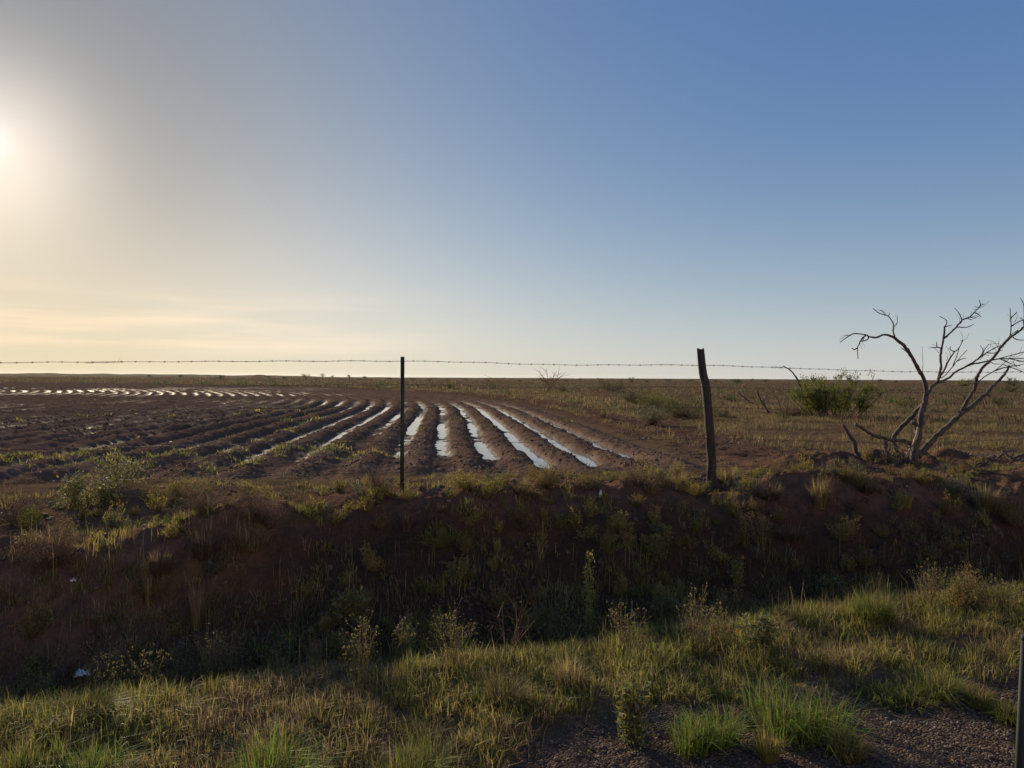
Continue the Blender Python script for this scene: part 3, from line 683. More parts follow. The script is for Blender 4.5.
PLANTS = [
 # rangeland and horizon
 (549, 393, 24, 34, 'twiggy', 'bare grey bush poking above the horizon between the two fence posts', None),
 (564, 393, 9, 16, 'dark_dome', 'small dark green bush touching the right side of the bare grey bush', None),
 (494, 390, 13, 32, 'twiggy', 'low wide leafless bush on the plain above the puddled furrows', None),
 (450, 389, 8, 9, 'green_dome', 'small bright green bush on the plain just right of the metal post', None),
 (614, 392, 12, 40, 'dark_dome', 'low wide dark green shrub under the horizon left of the wooden post', None),
 (688, 419, 25, 80, 'dark_dome', 'wide dark green shrub directly left of the wooden post', None),
 (652, 425, 22, 36, 'grey_dome', 'rounded pale grey green shrub in front of the wide dark green shrub', None),
 (662, 408, 18, 50, 'green_dome', 'low olive green shrub behind the pair left of the wooden post', None),
 (636, 404, 16, 46, 'dark_dome', 'dark green shrub behind the rounded pale grey green one', None),
 (604, 418, 15, 17, 'dome', 'small olive shrub at the right rim of the ploughed field', None),
 (724, 417, 9, 26, 'dark_dome', 'low dark shrub just right of the wooden post', None),
 (903, 407, 14, 18, 'green_dome', 'small green shrub behind the dead tree on its left side', None),
 (875, 394, 8, 14, 'dark_dome', 'little dark bush right of the big green bush', None),
 (1000, 406, 11, 20, 'dark_dome', 'dark blue green bush on the plain right of the dead tree', None),
 (1014, 386, 9, 22, 'dark_dome', 'dark shrub on the horizon at the right edge', None),
 (962, 386, 9, 26, 'green_dome', 'green shrub on the horizon behind the dead tree branches', None),
 (995, 450, 11, 26, 'yellow_dome', 'low yellow green bush above the pale broken branch', None),
 (735, 402, 7, 22, 'dark_dome', 'small dark bush on the plain right of the top half of the wooden post', None),
 (925, 431, 7, 24, 'dark_dome', 'flat dark bush seen through the limbs of the dead tree', None),
 (1010, 392, 7, 20, 'dark_dome', 'low dark bush below the horizon shrub at the right edge', None),
 # crest by the fence
 (546, 488, 27, 38, 'dome', 'rounded tan olive shrub on the crest below the puddled furrows', None),
 (470, 489, 19, 44, 'yellow_dome', 'low spreading yellow olive shrub right of the metal post', None),
 (383, 494, 30, 40, 'brown_dome', 'brown dry shrub at the foot of the metal post', None),
 (590, 487, 16, 34, 'dome', 'small olive shrub behind the white bottle', None),
 (638, 484, 22, 44, 'brown_dome', 'brown dry shrub on the crest halfway to the wooden post', None),
 (680, 486, 18, 30, 'straw_tuft', 'straw coloured tuft left of the foot of the wooden post', None),
 (727, 484, 20, 26, 'straw_tuft', 'straw coloured tuft right of the foot of the wooden post', None),
 (697, 496, 16, 26, 'dome', 'olive shrub growing in front of the wooden post', None),
 (318, 513, 17, 19, 'yellow_dome', 'small round yellow green shrub on the bare bank left of the metal post', None),
 (335, 524, 14, 22, 'dome', 'faint olive shrub just below the round yellow green shrub', None),
 (262, 522, 44, 66, 'brown_dome', 'large dark brown dry shrub on the crest left of the metal post', None),
 (300, 508, 40, 40, 'seedhead', 'spray of arching stalks right of the large dark brown shrub', None),
 (205, 512, 28, 56, 'brown_dome', 'low brown dry shrub between the green weeds and the large brown shrub', None),
 (18, 524, 44, 84, 'brown_dome', 'pinkish brown dry shrub at the left edge on the crest', None),
 (52, 566, 52, 72, 'brown_dome', 'brown dry shrub lower down the bank near the left edge', None),
 (124, 487, 30, 52, 'leafy', 'green leafy weed patch on the rim of the ploughed field', None),
 (72, 508, 34, 44, 'leafy', 'pale green leafy weed above the brown shrubs on the left', None),
 (104, 505, 22, 34, 'leafy', 'short pale green weed right of the taller leafy weed', None),
 (172, 502, 28, 66, 'dome', 'broad olive shrub on the crest below the green weeds', None),
 (92, 548, 16, 24, 'yellow_dome', 'small yellow green shrub beside the sunlit patch of red soil', None),
 (172, 537, 15, 22, 'yellow_dome', 'small yellow green shrub right of the sunlit patch of red soil', None),
 (250, 548, 34, 60, 'straw_tuft', 'straw coloured grass crowning the mound left of the metal post', None),
 (205, 556, 34, 56, 'brown_tuft', 'brown grass on the left flank of the mound', None),
 (160, 572, 28, 44, 'brown_tuft', 'brown grass tuft left of the mound on the shaded bank', None),
 # bank
 (615, 530, 21, 24, 'yellow_dome', 'bright olive shrub on the shaded bank below the white bottle', None),
 (606, 500, 9, 14, 'yellow_dome', 'tiny yellow green shrub touching the white bottle', None),
 (637, 505, 13, 18, 'dome', 'small olive shrub right of the white bottle', None),
 (683, 507, 10, 20, 'straw_tuft', 'short tan tuft on the bank left below the wooden post', None),
 (655, 532, 11, 18, 'dome', 'small shrub right of the bright olive shrub on the bank', None),
 (543, 521, 16, 13, 'yellow_dome', 'narrow yellow green shrub on the upper bank under the rounded crest shrub', None),
 (520, 524, 21, 26, 'dome', 'olive brown shrub left of the narrow yellow green shrub', None),
 (472, 525, 15, 28, 'yellow_dome', 'pale olive shrub on the upper bank right of the metal post', None),
 (499, 533, 15, 12, 'yellow_dome', 'narrow upright olive weed in the middle of the upper bank', None),
 (497, 551, 17, 13, 'yellow_tuft', 'upright yellowish tuft below the narrow olive weed', None),
 (655, 560, 24, 30, 'leafy', 'pale leafy weed in the middle of the shaded bank', None),
 (663, 545, 18, 16, 'leafy', 'upright pale weed right above the pale leafy weed', None),
 (690, 548, 15, 20, 'dome', 'dim olive shrub on the bank below the wooden post', None),
 (604, 545, 14, 18, 'dome', 'dim olive shrub under the bright olive shrub on the bank', None),
 (440, 545, 18, 44, 'green_dome', 'dark green low shrub on the bank right below the metal post', None),
 (407, 530, 22, 22, 'brown_tuft', 'dry brown tuft on the bank at the base of the metal post', None),
 (840, 540, 24, 34, 'yellow_dome', 'bright yellow green weed slanting on the bank below the dead tree', None),
 (738, 592, 32, 20, 'tall', 'pale feathery weed standing alone on the dark bank at right', None),
 (905, 507, 18, 22, 'yellow_tuft', 'pale green tuft on the crest below the dead tree', None),
 (820, 508, 34, 26, 'straw_tuft', 'tall straw tuft on the crest left of the dead tree', None),
 (985, 510, 30, 46, 'straw_tuft', 'wide straw tuft on the crest near the right edge', None),
 (958, 500, 26, 30, 'grey_dome', 'pale grey green weed left of the wide straw tuft at right', None),
 (1012, 525, 30, 30, 'dome', 'pale olive shrub on the bank at the right edge', None),
 (893, 462, 14, 16, 'yellow_dome', 'small yellow green weed among the roots of the dead tree', None),
 (868, 462, 20, 16, 'yellow_dome', 'yellow green weed between the broken stump and the dead tree', None),
 (770, 498, 20, 44, 'brown_tuft', 'brown tuft on the crest right of the wooden post', None),
 (866, 492, 16, 36, 'brown_tuft', 'rusty brown tuft on the crest in front of the dead tree', None),
 (740, 520, 15, 20, 'dome', 'small olive shrub on the bank right below the wooden post', None),
 (790, 540, 20, 40, 'brown_tuft', 'dark brown tuft on the shaded bank under the straw tuft', None),
 # ditch
 (587, 648, 94, 34, 'tall', 'tallest leafy weed in the ditch, standing at the centre of the photo', None),
 (527, 648, 40, 34, 'yellow_dome', 'bright yellow green bushy weed in the ditch left of the tallest weed', None),
 (556, 650, 38, 54, 'leafy', 'dark green bushy weed between the yellow green weed and the tallest weed', None),
 (626, 655, 50, 46, 'seedhead', 'olive yellow bushy weed right of the tallest weed', None),
 (694, 655, 68, 34, 'seedhead', 'tall seeding weed in the ditch below the wooden post', None),
 (716, 650, 44, 26, 'seedhead', 'shorter seeding weed right of the tall seeding weed', None),
 (755, 655, 40, 44, 'leafy', 'bushy pale weed at the ditch edge right of the seeding weeds', None),
 (508, 668, 72, 56, 'twiggy', 'bare forked dry weed in the ditch left of the bright bushy weed', None),
 (456, 672, 60, 60, 'seedhead', 'thin seeding weed with pale heads below the metal post', None),
 (360, 686, 66, 50, 'seedhead', 'thin seeding weed with pale heads left below the metal post', None),
 (275, 672, 30, 42, 'leafy', 'grey green leafy weed in the ditch left of the thin seeding weed', None),
 (197, 628, 46, 20, 'straw_tuft', 'upright straw stalks catching light on the dark bank at left', None),
 (148, 604, 34, 12, 'straw_tuft', 'thin straw stalks left of the upright straw stalks', None),
 (212, 690, 62, 90, 'seedhead', 'wide seeding weed in the ditch below the straw stalks', None),
 (120, 700, 60, 60, 'seedhead', 'seeding weed in the ditch right of the crumpled film', None),
 (38, 712, 60, 70, 'seedhead', 'seeding weed in the ditch near the lower left edge', None),
 (410, 660, 44, 30, 'tall', 'slender leafy weed in the ditch below the metal post', None),
 (930, 612, 50, 44, 'seedhead', 'tall seeding weed at the ditch edge near the right side', None),
 (965, 612, 44, 44, 'dome', 'olive bushy weed right of the tall seeding weed near the right side', None),
 (1005, 618, 40, 44, 'seedhead', 'brown topped seeding weed at the right edge of the ditch', None),
 (880, 622, 40, 50, 'green_tuft', 'tall green grass tuft at the ditch edge left of the seeding weed', None),
 (830, 600, 26, 30, 'leafy', 'dim green weed in the dark ditch left of the tall green tuft', None),
 # roadside
 (798, 735, 66, 104, 'bright_tuft', 'largest bright green grass clump beside the gravel', None),
 (712, 748, 48, 72, 'bright_tuft', 'bright spiky grass clump left of the largest green clump', None),
 (768, 758, 30, 44, 'yellow_tuft', 'small yellowish clump below the largest green clump', None),
 (846, 756, 34, 66, 'tuft', 'thin pale grass tuft growing alone in the gravel', None),
 (890, 698, 24, 84, 'green_tuft', 'green tuft on the gravel edge right of the largest clump', None),
 (938, 692, 30, 70, 'green_tuft', 'pale green tuft above the bare gravel at right', None),
 (978, 705, 26, 40, 'tuft', 'low tuft reaching into the gravel at right', None),
 (1005, 720, 26, 44, 'green_tuft', 'sprawling green tuft in the gravel near the right edge', None),
 (632, 745, 70, 36, 'leafy', 'pale leafy weed standing in the grass left of the spiky clump', None),
 (275, 790, 70, 110, 'bright_tuft', 'bright green grass clump at the bottom edge left of centre', None),
 (410, 785, 60, 90, 'green_tuft', 'green grass clump at the bottom edge below the metal post', None),
 (20, 785, 60, 80, 'green_tuft', 'green grass clump in the lower left corner', None),
 (95, 780, 50, 80, 'bright_tuft', 'bright grass clump at the bottom edge right of the corner clump', None),
 (505, 705, 44, 80, 'tuft', 'olive grass clump left of the pale leafy weed', None),
 (570, 690, 40, 60, 'straw_tuft', 'straw tinted grass clump behind the pale leafy weed', None),
 (90, 715, 34, 80, 'green_tuft', 'yellow green grass clump on the ditch rim at left', None),
]
for (px, py, hp, wp, kind, label, grp) in PLANTS:
    plant(px, py, hp, wp, kind, label, grp)

# horizon trees and shrubs, far away, standing above the skyline
def far_tree(px, dist, hpx, wpx, label, group=None):
    d = ray(px, 378); t = dist / d.y; x, y = d.x * t, d.y * t; z = float(height(np.array([x]), np.array([y]))[0])
    h = hpx * dist / F; w = wpx * dist / F
    o = empty('desert_tree', (x, y, z), label, 'tree', group)
    st = Geo(); fo = Geo(); P = []
    for i in range(4):
        a = random.uniform(0, 6.28); tip = Vector((math.cos(a) * w * .3, math.sin(a) * w * .3, h * random.uniform(.35, .85)))
        st.tube(smooth_path([Vector((0, 0, -.1)), Vector((tip.x * .2, tip.y * .2, h * .4)), tip], 3), np.linspace(.06 * w, .02 * w, 7), col=(.08, .06, .05), seg=5)
        for k in range(60): P.append(tip + Vector((random.gauss(0, .16) * w, random.gauss(0, .16) * w, random.gauss(0, .1) * h)))
    fo.leaves(np.array(P), np.full(len(P), w * .10), pick(len(P), DGREEN), .6)
    st.build('trunk', M_TWIG, o); fo.build('crown', M_LEAF, o)
far_tree(632, 330, 6, 7, 'tiny lone tree on the skyline left of the wooden post')
far_tree(737, 300, 7, 10, 'tiny flat topped tree on the skyline right of the wooden post')
far_tree(220, 260, 7, 8, 'tiny tree left of the low mound on the left skyline')
far_tree(323, 280, 7, 5, 'tiny narrow tree on the skyline left of the metal post')
far_tree(306, 270, 6, 8, 'tiny shrubby tree beside the narrow one on the left skyline')
for (px, dist) in ((412, 420), (429, 400), (580, 500), (350, 450), (600, 520), (690, 520), (752, 500), (765, 540), (333, 430), (466, 600), (540, 620), (880, 540), (366, 380), (388, 520), (448, 430), (520, 360), (566, 410), (646, 380), (668, 560), (715, 420), (800, 480), (895, 400), (150, 420), (180, 380), (268, 400), (285, 330), (944, 420), (985, 380)):
    far_tree(px, dist, random.uniform(2.6, 4), random.uniform(4, 7), 'barely visible shrub dotting the far skyline', 'shrubs dotting the far skyline')

# small weeds scattered over the bank: prototypes then copies
def small_weeds():
    protos = []
    for kind, h, w in (('dome', .16, .20), ('yellow_dome', .15, .17), ('brown_dome', .15, .24), ('yellow_dome', .19, .17), ('dome', .18, .24), ('brown_dome', .11, .18), ('grey_dome', .15, .18), ('green_dome', .14, .18)):
        st, fo = plant_geo(kind, h, w, 8.0, 0)
        r = empty('small_shrub', (0, 0, -50), 'small weedy shrub, one of many dotting the shaded ditch bank', 'shrub', 'small shrubs dotting the ditch bank')
        a = st.build('stem', M_TWIG, r); b = fo.build('foliage', M_LEAF, r); protos.append((r, a, b))
    used = [False] * len(protos); cnt = 0; tries = 0; pts = []
    while cnt < 285 and tries < 4000:
        tries += 1
        u = random.uniform(5.6, 9.0); v = random.uniform(-4.6, 8.5); x, y = xy(u, v)
        if not in_view(np.array([x]), np.array([y]), -1)[0]: continue
        if any((x - a)**2 + (y - b)**2 < .02 for a, b in pts): continue
        if v < 0 and random.random() < .2: continue
        if u > 8.2 and random.random() < .6: continue
        pts.append((x, y)); i = random.randrange(len(protos)); z = float(height(np.array([x]), np.array([y]))[0])
        r, a, b = protos[i]
        if used[i]:
            r2 = r.copy(); C.objects.link(r2)
            for q in (a, b):
                c = q.copy(); C.objects.link(c); c.parent = r2
            r = r2
        used[i] = True
        r.location = (x, y, z - .005); r.rotation_euler = (0, 0, random.uniform(0, 6.28)); s = random.uniform(.55, 1.35); r.scale = (s, s, s * random.uniform(.7, 1.25)); cnt += 1
small_weeds()

def edge_weeds():
    protos = []
    for kind, h, w in (('seedhead', .30, .26), ('leafy', .22, .26), ('dome', .24, .26), ('seedhead', .36, .2), ('yellow_dome', .2, .22), ('twiggy', .26, .25)):
        st, fo = plant_geo(kind, h, w, 6.0, 0)
        r = empty('ditch_weed', (0, 0, -50), 'knee high weed, one of many crowding the sunlit rim of the ditch', 'weed', 'weeds crowding the rim of the ditch')
        a = st.build('stem', M_TWIG, r); b = fo.build('foliage', M_LEAF, r); protos.append((r, a, b))
    used = [False] * len(protos); cnt = 0
    while cnt < 110:
        v = random.uniform(-3.4, 5.8); u = 4.72 + .1 * v + abs(random.gauss(0, .55)) + .25; x, y = xy(u, v)
        if not in_view(np.array([x]), np.array([y]), 1)[0]: continue
        i = random.randrange(len(protos)); z = float(height(np.array([x]), np.array([y]))[0]); r, a, b = protos[i]
        if used[i]:
            r2 = r.copy(); C.objects.link(r2)
            for q in (a, b):
                c = q.copy(); C.objects.link(c); c.parent = r2
            r = r2
        used[i] = True; s = random.uniform(.5, 1.1)
        r.location = (x, y, z - .005); r.rotation_euler = (0, 0, random.uniform(0, 6.28)); r.scale = (s, s, s * random.uniform(.8, 1.2)); cnt += 1
edge_weeds()

# ------------------------------------------------------------------ big green bush
def mesquite(px, py, hp, wp):
    p = ground_at(px, py); D = p.y; h = hp * D / F; w = wp * D / F
    o = empty('green_bush', p, 'big feathery green bush on the plain left of the dead tree', 'bush')
    st = Geo(); fo = Geo(); P = []; K = []
    for i in range(40):
        a = random.uniform(0, 6.28); e = random.random()**.6
        bx = random.uniform(-.42, .42) * w; by = random.uniform(-.12, .12) * w
        tip = Vector((bx + math.cos(a) * w * .14 * e, by + math.sin(a) * w * .14 * e, h * random.uniform(.5, 1.0) * (1 - .2 * abs(bx / w * 2)**3)))
        if i % 6 == 3: tip.z = h * random.uniform(1.0, 1.14)
        base = Vector((bx * .55, by * .5, -.03)); mid = base.lerp(tip, .5) + Vector((random.gauss(0, .05), random.gauss(0, .05), 0))
        path = smooth_path([base, mid, tip], 4); st.tube(path, np.linspace(.022, .007, len(path)), col=pick(1, BROWN)[0], seg=4, cap=False)
        for k in range(9):
            q = random.uniform(.3, 1); j = int(q * (len(path) - 1)); b = path[j]
            e2 = b + Vector((random.gauss(0, .16), random.gauss(0, .16), random.uniform(.02, .3)))
            st.tube([b, b.lerp(e2, .5), e2], [.007, .005, .003], col=pick(1, BROWN)[0], seg=3, cap=False)
            for m in range(38):
                f = random.uniform(0, 1.1); P.append(b.lerp(e2, f) + Vector((random.gauss(0, .05), random.gauss(0, .05), random.gauss(0, .05))))
    P = np.array(P); k = P[:, 2] > .12; P = P[k]
    fo.leaves(P, np.full(len(P), .075) * RG.uniform(.5, 1.3, len(P)), pick(len(P), GREEN + GREEN[:2] + DGREEN[:1], .3), .3, .6)
    st.build('branch', M_TWIG, o); fo.build('foliage', M_LEAF, o)
    return D
DB = mesquite(837, 417, 37, 100)

# ------------------------------------------------------------------ dead wood traced branch by branch, each with its own depth
def wood(geo, pts, D0, D1, r0, r1, sub=4, col=(.1, .08, .07), seg=7, jit=.25, root=None):
    W = []; r0 *= .9; r1 *= .85
    n = len(pts)
    for i, (px, py) in enumerate(pts):
        D = D0 + (D1 - D0) * i / max(n - 1, 1); d = ray(px, py); t = D / d.y
        W.append(Vector((d.x * t, D, EYE + d.z * t)))
    path = smooth_path(W, sub); m = len(path)
    for q in range(1, m - 1):
        rr = r0 + (r1 - r0) * q / m; path[q] = path[q] + Vector([random.gauss(0, .16) * rr for _ in range(3)])
    radii = [(r0 + (r1 - r0) * (q / (m - 1))**.8) * random.uniform(.88, 1.12) for q in range(m)]
    geo.tube([tuple(a) for a in path], radii, col=col, seg=seg, jit=jit)
    return path

base = ground_at(913, 462); TD = base.y
tree = empty('dead_tree', base, 'leafless dead tree with forked grey limbs standing behind the fence at right', 'tree')
def part(name, builder, parent, mat, origin):
    g = Geo(); builder(g)
    V = np.concatenate(g.V) - np.array(origin)
    return mesh_np(name, V, np.concatenate(g.L), np.concatenate(g.S), mat, parent, np.concatenate(g.K), True)
T = TD; PXM = TD / F
def t_trunk(g):
    wood(g, [(912, 466), (915, 450), (918.5, 432), (921, 416.5), (925, 402), (926.6, 393)], T, T, 7.5 * PXM / 2 * 1.25, 2.6 * PXM, 5, seg=10)
    wood(g, [(914, 464), (904, 461), (893, 465)], T, T - .3, 3.2 * PXM, 1.6 * PXM)
    wood(g, [(913, 421.5), (915.5, 425), (918, 431)], T - .05, T - .03, 2.6 * PXM, 2.6 * PXM)
part('trunk', t_trunk, tree, M_DEAD, base)
def lim_left(g):
    wood(g, [(926, 397), (926, 388.5), (922, 375.5), (915.5, 364), (909, 352), (902.5, 344), (893.4, 337)], T, T - .35, 2.6 * PXM, 1.7 * PXM)
    wood(g, [(893.4, 337), (884.3, 334.5), (876.5, 337.5), (868.6, 336.5), (866, 335), (854.3, 333.6), (848, 336.5), (840, 342.3)], T - .35, T - .7, 1.3 * PXM, .4 * PXM)
def twigs_left(g):
    wood(g, [(866, 335), (862, 339), (859.5, 343), (857.6, 348.2), (858, 359)], T - .55, T - .6, .9 * PXM, .4 * PXM)
    wood(g, [(857.6, 348.2), (854, 349.5), (851.7, 348.2)], T - .58, T - .62, .8 * PXM, .45 * PXM)
    wood(g, [(868.6, 336.5), (867.3, 339.7), (861, 341.4)], T - .5, T - .55, .7 * PXM, .6 * PXM)
    wood(g, [(894.7, 336), (893, 330.6), (893.6, 324.7), (888.2, 316.3), (879, 313), (873.2, 308.5)], T - .35, T - .1, .95 * PXM, .4 * PXM)
    wood(g, [(888.2, 316.3), (890, 313)], T - .2, T - .2, .6 * PXM, .35 * PXM)
    fine_twigs(g, [(885, 314, 2.2), (862, 337, 3.9), (848, 336, 2.8), (893, 328, 1.0)], -.4, -.4)
    wood(g, [(907.5, 352.5), (901, 347.5)], T - .25, T - .3, .8 * PXM, .4 * PXM)
L = part('limb', lim_left, tree, M_DEAD, base); 
def sub(parent, builder, mat=M_DEAD):
    g = Geo(); builder(g); off = 0
    for Vv, Ll, Ss, Kk in zip(g.V, g.L, g.S, g.K):
        mesh_np('twig', Vv - np.array(base), Ll - off, Ss, mat, parent, Kk, True); off += len(Vv)
def fine_twigs(g, roots, a, b):
    for (px, py, ang) in roots:
        for k in range(2):
            l = random.uniform(7, 17); q = ang + random.uniform(-.8, .8); x0 = px + random.uniform(-4, 4); y0 = py + random.uniform(-2, 2)
            pts = [(x0, y0), (x0 + l * .5 * math.cos(q), y0 - l * .5 * math.sin(q)), (x0 + l * math.cos(q + .4), y0 - l * math.sin(q + .4))]
            wood(g, pts, T + a, T + b + random.uniform(-.15, .15), .32 * PXM, .16 * PXM, 3, seg=4)

sub(L, twigs_left)
def lim_mid(g):
    wood(g, [(926, 396), (931, 388), (937, 382.7)], T, T + .15, 2.2 * PXM, 1.9 * PXM)
    wood(g, [(937, 382.7), (939.6, 373), (941, 365), (940.3, 357.3), (941.6, 348.2), (943.5, 339), (944.6, 326)], T + .15, T + .1, 1.6 * PXM, 1.0 * PXM)
    wood(g, [(943.5, 339), (950, 333.2), (956.5, 326.7), (962.4, 320.2), (969.6, 317), (974, 312.4), (980, 305.9), (979.3, 300)], T + .1, T + .5, 1.2 * PXM, .45 * PXM)
    wood(g, [(938, 379), (939.6, 376.8), (944.8, 369), (948, 361.2), (952.6, 354.7), (954.6, 351.4), (957.9, 349.5), (963, 340.4)], T + .15, T - .3, 1.4 * PXM, .45 * PXM)
def twigs_mid(g):
    for pts, a, b in (([(962.4, 320.2), (960, 315), (957.9, 311.7), (954.6, 307.8)], .3, .3), ([(980, 305.9), (984.5, 304)], .5, .5), ([(974, 312.4), (978, 314), (981.3, 317)], .4, .5),
                      ([(956.5, 327), (967, 327.3), (974, 324)], .2, .1), ([(944.6, 327), (947, 321), (939.6, 316.3)], .1, 0), ([(944.6, 327), (952, 325)], .1, .2), ([(941.6, 348.2), (937, 347.5), (930.5, 347.5)], .1, 0),
                      ([(937, 347.5), (936.4, 341.7)], 0, 0), ([(954.6, 351.4), (950, 349.5), (950.7, 346.2)], -.2, -.25), ([(939, 378), (943.5, 376.8), (952, 367.7), (957.9, 359.9), (967, 350)], .15, .4),
                      ([(953, 366), (956.6, 356), (959.2, 348.2)], .25, .2), ([(957, 361), (962, 359), (966, 358)], .3, .4), ([(969.6, 317), (974, 318), (979, 316)], .3, .3), ([(966, 318), (972, 320)], .3, .3)):
        wood(g, pts, T + a, T + b, .75 * PXM, .35 * PXM, 3, seg=5)
    fine_twigs(g, [(956, 327, 1.2), (970, 316, .4), (948, 361, 1.0), (941, 352, 2.2), (962, 342, .9), (978, 308, .7)], .1, .25)
L = part('limb', lim_mid, tree, M_DEAD, base); sub(L, twigs_mid)
def lim_long(g):
    wood(g, [(937, 382.7), (947.4, 378.8), (956.6, 371.6), (969.6, 365), (981.3, 362.5), (997, 359.2), (1008.6, 358.6), (1024, 358.6), (1046, 362)], T + .15, T + .9, 1.5 * PXM, .4 * PXM)
    wood(g, [(965, 367), (976, 360.5), (986.5, 352.7), (997, 346.9), (1006, 344)], T + .35, T + .5, .95 * PXM, .35 * PXM)
def twigs_long(g):
    for pts, a, b in (([(994, 360), (1008.6, 356), (1024, 352), (1036, 349)], .6, .8), ([(1008.6, 358.6), (1024, 361.8), (1034, 364)], .75, .8), ([(982, 357), (985, 349), (989, 344)], .4, .45), ([(986.5, 352.7), (994, 353), (1003, 350)], .45, .5), ([(976, 360.5), (983, 352), (980, 345)], .4, .4), ([(1000, 359), (1012, 364), (1020, 366)], .6, .6)):
        wood(g, pts, T + a, T + b, .7 * PXM, .35 * PXM, 3, seg=5)
    fine_twigs(g, [(978, 359, .9), (990, 350, .6), (1004, 358, .3), (1014, 355, .2), (1012, 360, -.3), (988, 361, -.2)], .4, .6)
L = part('limb', lim_long, tree, M_DEAD, base); sub(L, twigs_long)
def lim_right(g):
    wood(g, [(918, 456), (926.6, 446.4), (937, 436), (950, 424.3), (959.2, 415.2), (969.6, 408), (980, 398.9), (987.8, 392.4), (994.3, 385.2), (1004.7, 374.2), (1009.3, 366.4)], T, T + .2, 3.9 * PXM, 1.2 * PXM, 4, seg=9)
    wood(g, [(957, 418), (960, 413), (957.5, 411)], T + .05, T, 2.2 * PXM, 1.2 * PXM)
    wood(g, [(986, 394), (990, 396)], T + .1, T + .05, 1.6 * PXM, 1.0 * PXM)
part('limb', lim_right, tree, M_DEAD, base)
def lim_high(g):
    wood(g, [(962, 411), (969.6, 397), (974.8, 387.8), (976, 380), (978, 374.2), (983.9, 366.4), (991.7, 359.2), (998.2, 351.4), (1002, 345.6), (1009.9, 337.8), (1017.8, 331.9), (1024, 326.7), (1040, 314), (1062, 303)], T + .1, T - .5, 2.1 * PXM, .9 * PXM)
    wood(g, [(976.5, 381), (975.8, 377)], T, T - .03, 2.2 * PXM, 1.5 * PXM)
def twigs_high(g):
    for pts, a, b in (([(1010, 337), (1011.2, 326), (1010, 307.8)], -.2, -.2), ([(1011.5, 326), (1018, 322), (1024, 319.5), (1034, 314)], -.2, -.1), ([(1013, 337), (1018, 340), (1030, 339.7)], -.2, -.3), ([(1011, 318), (1017, 312)], -.2, -.2),
                      ([(977.4, 384), (982.6, 378), (994.3, 371), (1003.4, 363.8), (1010, 358)], 0, .3), ([(994.3, 371), (1008.6, 367), (1024, 372.3), (1034, 374)], .1, .4), ([(1024, 327), (1024, 306.5), (1020.4, 298)], -.3, -.3), ([(1003, 345), (1006, 340), (1012, 334), (1018, 330)], -.1, -.2), ([(1008, 366), (1016, 366), (1024, 364)], .3, .3)):
        wood(g, pts, T + a, T + b, .75 * PXM, .35 * PXM, 3, seg=5)
    fine_twigs(g, [(1010, 322, 1.2), (1018, 332, .9), (1000, 347, 2.0), (1022, 325, 1.3), (1003, 364, .3), (992, 358, 2.2)], -.2, -.1)
L = part('limb', lim_high, tree, M_DEAD, base); sub(L, twigs_high)
def lim_back(g):
    wood(g, [(923, 405), (919.8, 407.3), (913.3, 415), (904.2, 424.3), (896.4, 432), (893.8, 441), (896, 452)], T + .02, T + .35, 2.0 * PXM, 2.9 * PXM)
    wood(g, [(914, 444), (903, 441), (891.2, 440), (878.2, 436.6), (867.8, 432), (860, 426.9), (855.4, 424.3)], T + .05, T - .2, 2.3 * PXM, 1.7 * PXM)
    wood(g, [(886, 441), (886, 449), (887.3, 456.5), (895, 463.3), (906, 464)], T - .1, T - .2, 1.8 * PXM, 2.0 * PXM)
part('limb', lim_back, tree, M_DEAD, base)
def lim_pale(g): wood(g, [(918, 428), (916.6, 434), (914.6, 441), (909.4, 450.3), (905.5, 457.5)], T - .12, T - .35, 1.5 * PXM, 1.2 * PXM)
pl = part('limb', lim_pale, tree, M_PALE, base); pl['label'] = 'pale barkless limb curving down to the ground'
def low_twigs(g):
    for i in range(26):
        px = random.uniform(884, 912); l = random.uniform(10, 26); a = random.uniform(-.9, .9)
        wood(g, [(px, 463), (px + a * l * .5, 463 - l * .6), (px + a * l, 463 - l)], T + random.uniform(-.4, .3), T + random.uniform(-.5, .3), .7 * PXM, .3 * PXM, 2, seg=4)
sub(tree, low_twigs, M_TWIG)

def solo_wood(name, label, cat, strokes, px, py, mat=M_DEAD, group=None):
    b = ground_at(px, py); g = Geo(); D = b.y; m = D / F
    for pts, a, c, r0, r1 in strokes: wood(g, pts, D + a, D + c, r0 * m, r1 * m)
    V = np.concatenate(g.V) - np.array(b)
    o = mesh_np(name, V, np.concatenate(g.L), np.concatenate(g.S), mat, None, np.concatenate(g.K), True, loc=b)
    return tag(o, label, cat, group)
solo_wood('dead_stump', 'slanting broken dark stump left of the dead tree', 'stump', [([(842.4, 425), (848.2, 433.4), (854.7, 443.8), (858.5, 458)], .1, 0, 1.7, 2.9)], 858, 455)
solo_wood('dead_branch', 'thin crooked dead branch rising to the top wire beside the green bush', 'branch',
          [([(804, 416), (803, 402), (801, 388), (796, 377), (790, 370), (783, 366)], 0, -.2, 1.8, .5), ([(802, 398), (811, 393), (822, 391), (834, 392)], 0, -.3, .9, .4), ([(803, 404), (799, 396)], 0, .1, .8, .5)], 803, 414)
solo_wood('dead_branch', 'dark forked dead snag left of the big green bush', 'branch',
          [([(769, 413), (764, 405), (759, 397), (757, 390)], 0, 0, 1.5, .8), ([(763, 402), (766, 397), (769, 393)], 0, .1, .8, .4), ([(781, 413), (779, 402), (774, 395)], .1, .2, .7, .4), ([(786, 412), (788, 400), (783, 393), (778, 390)], .1, .3, .7, .4)], 772, 413)
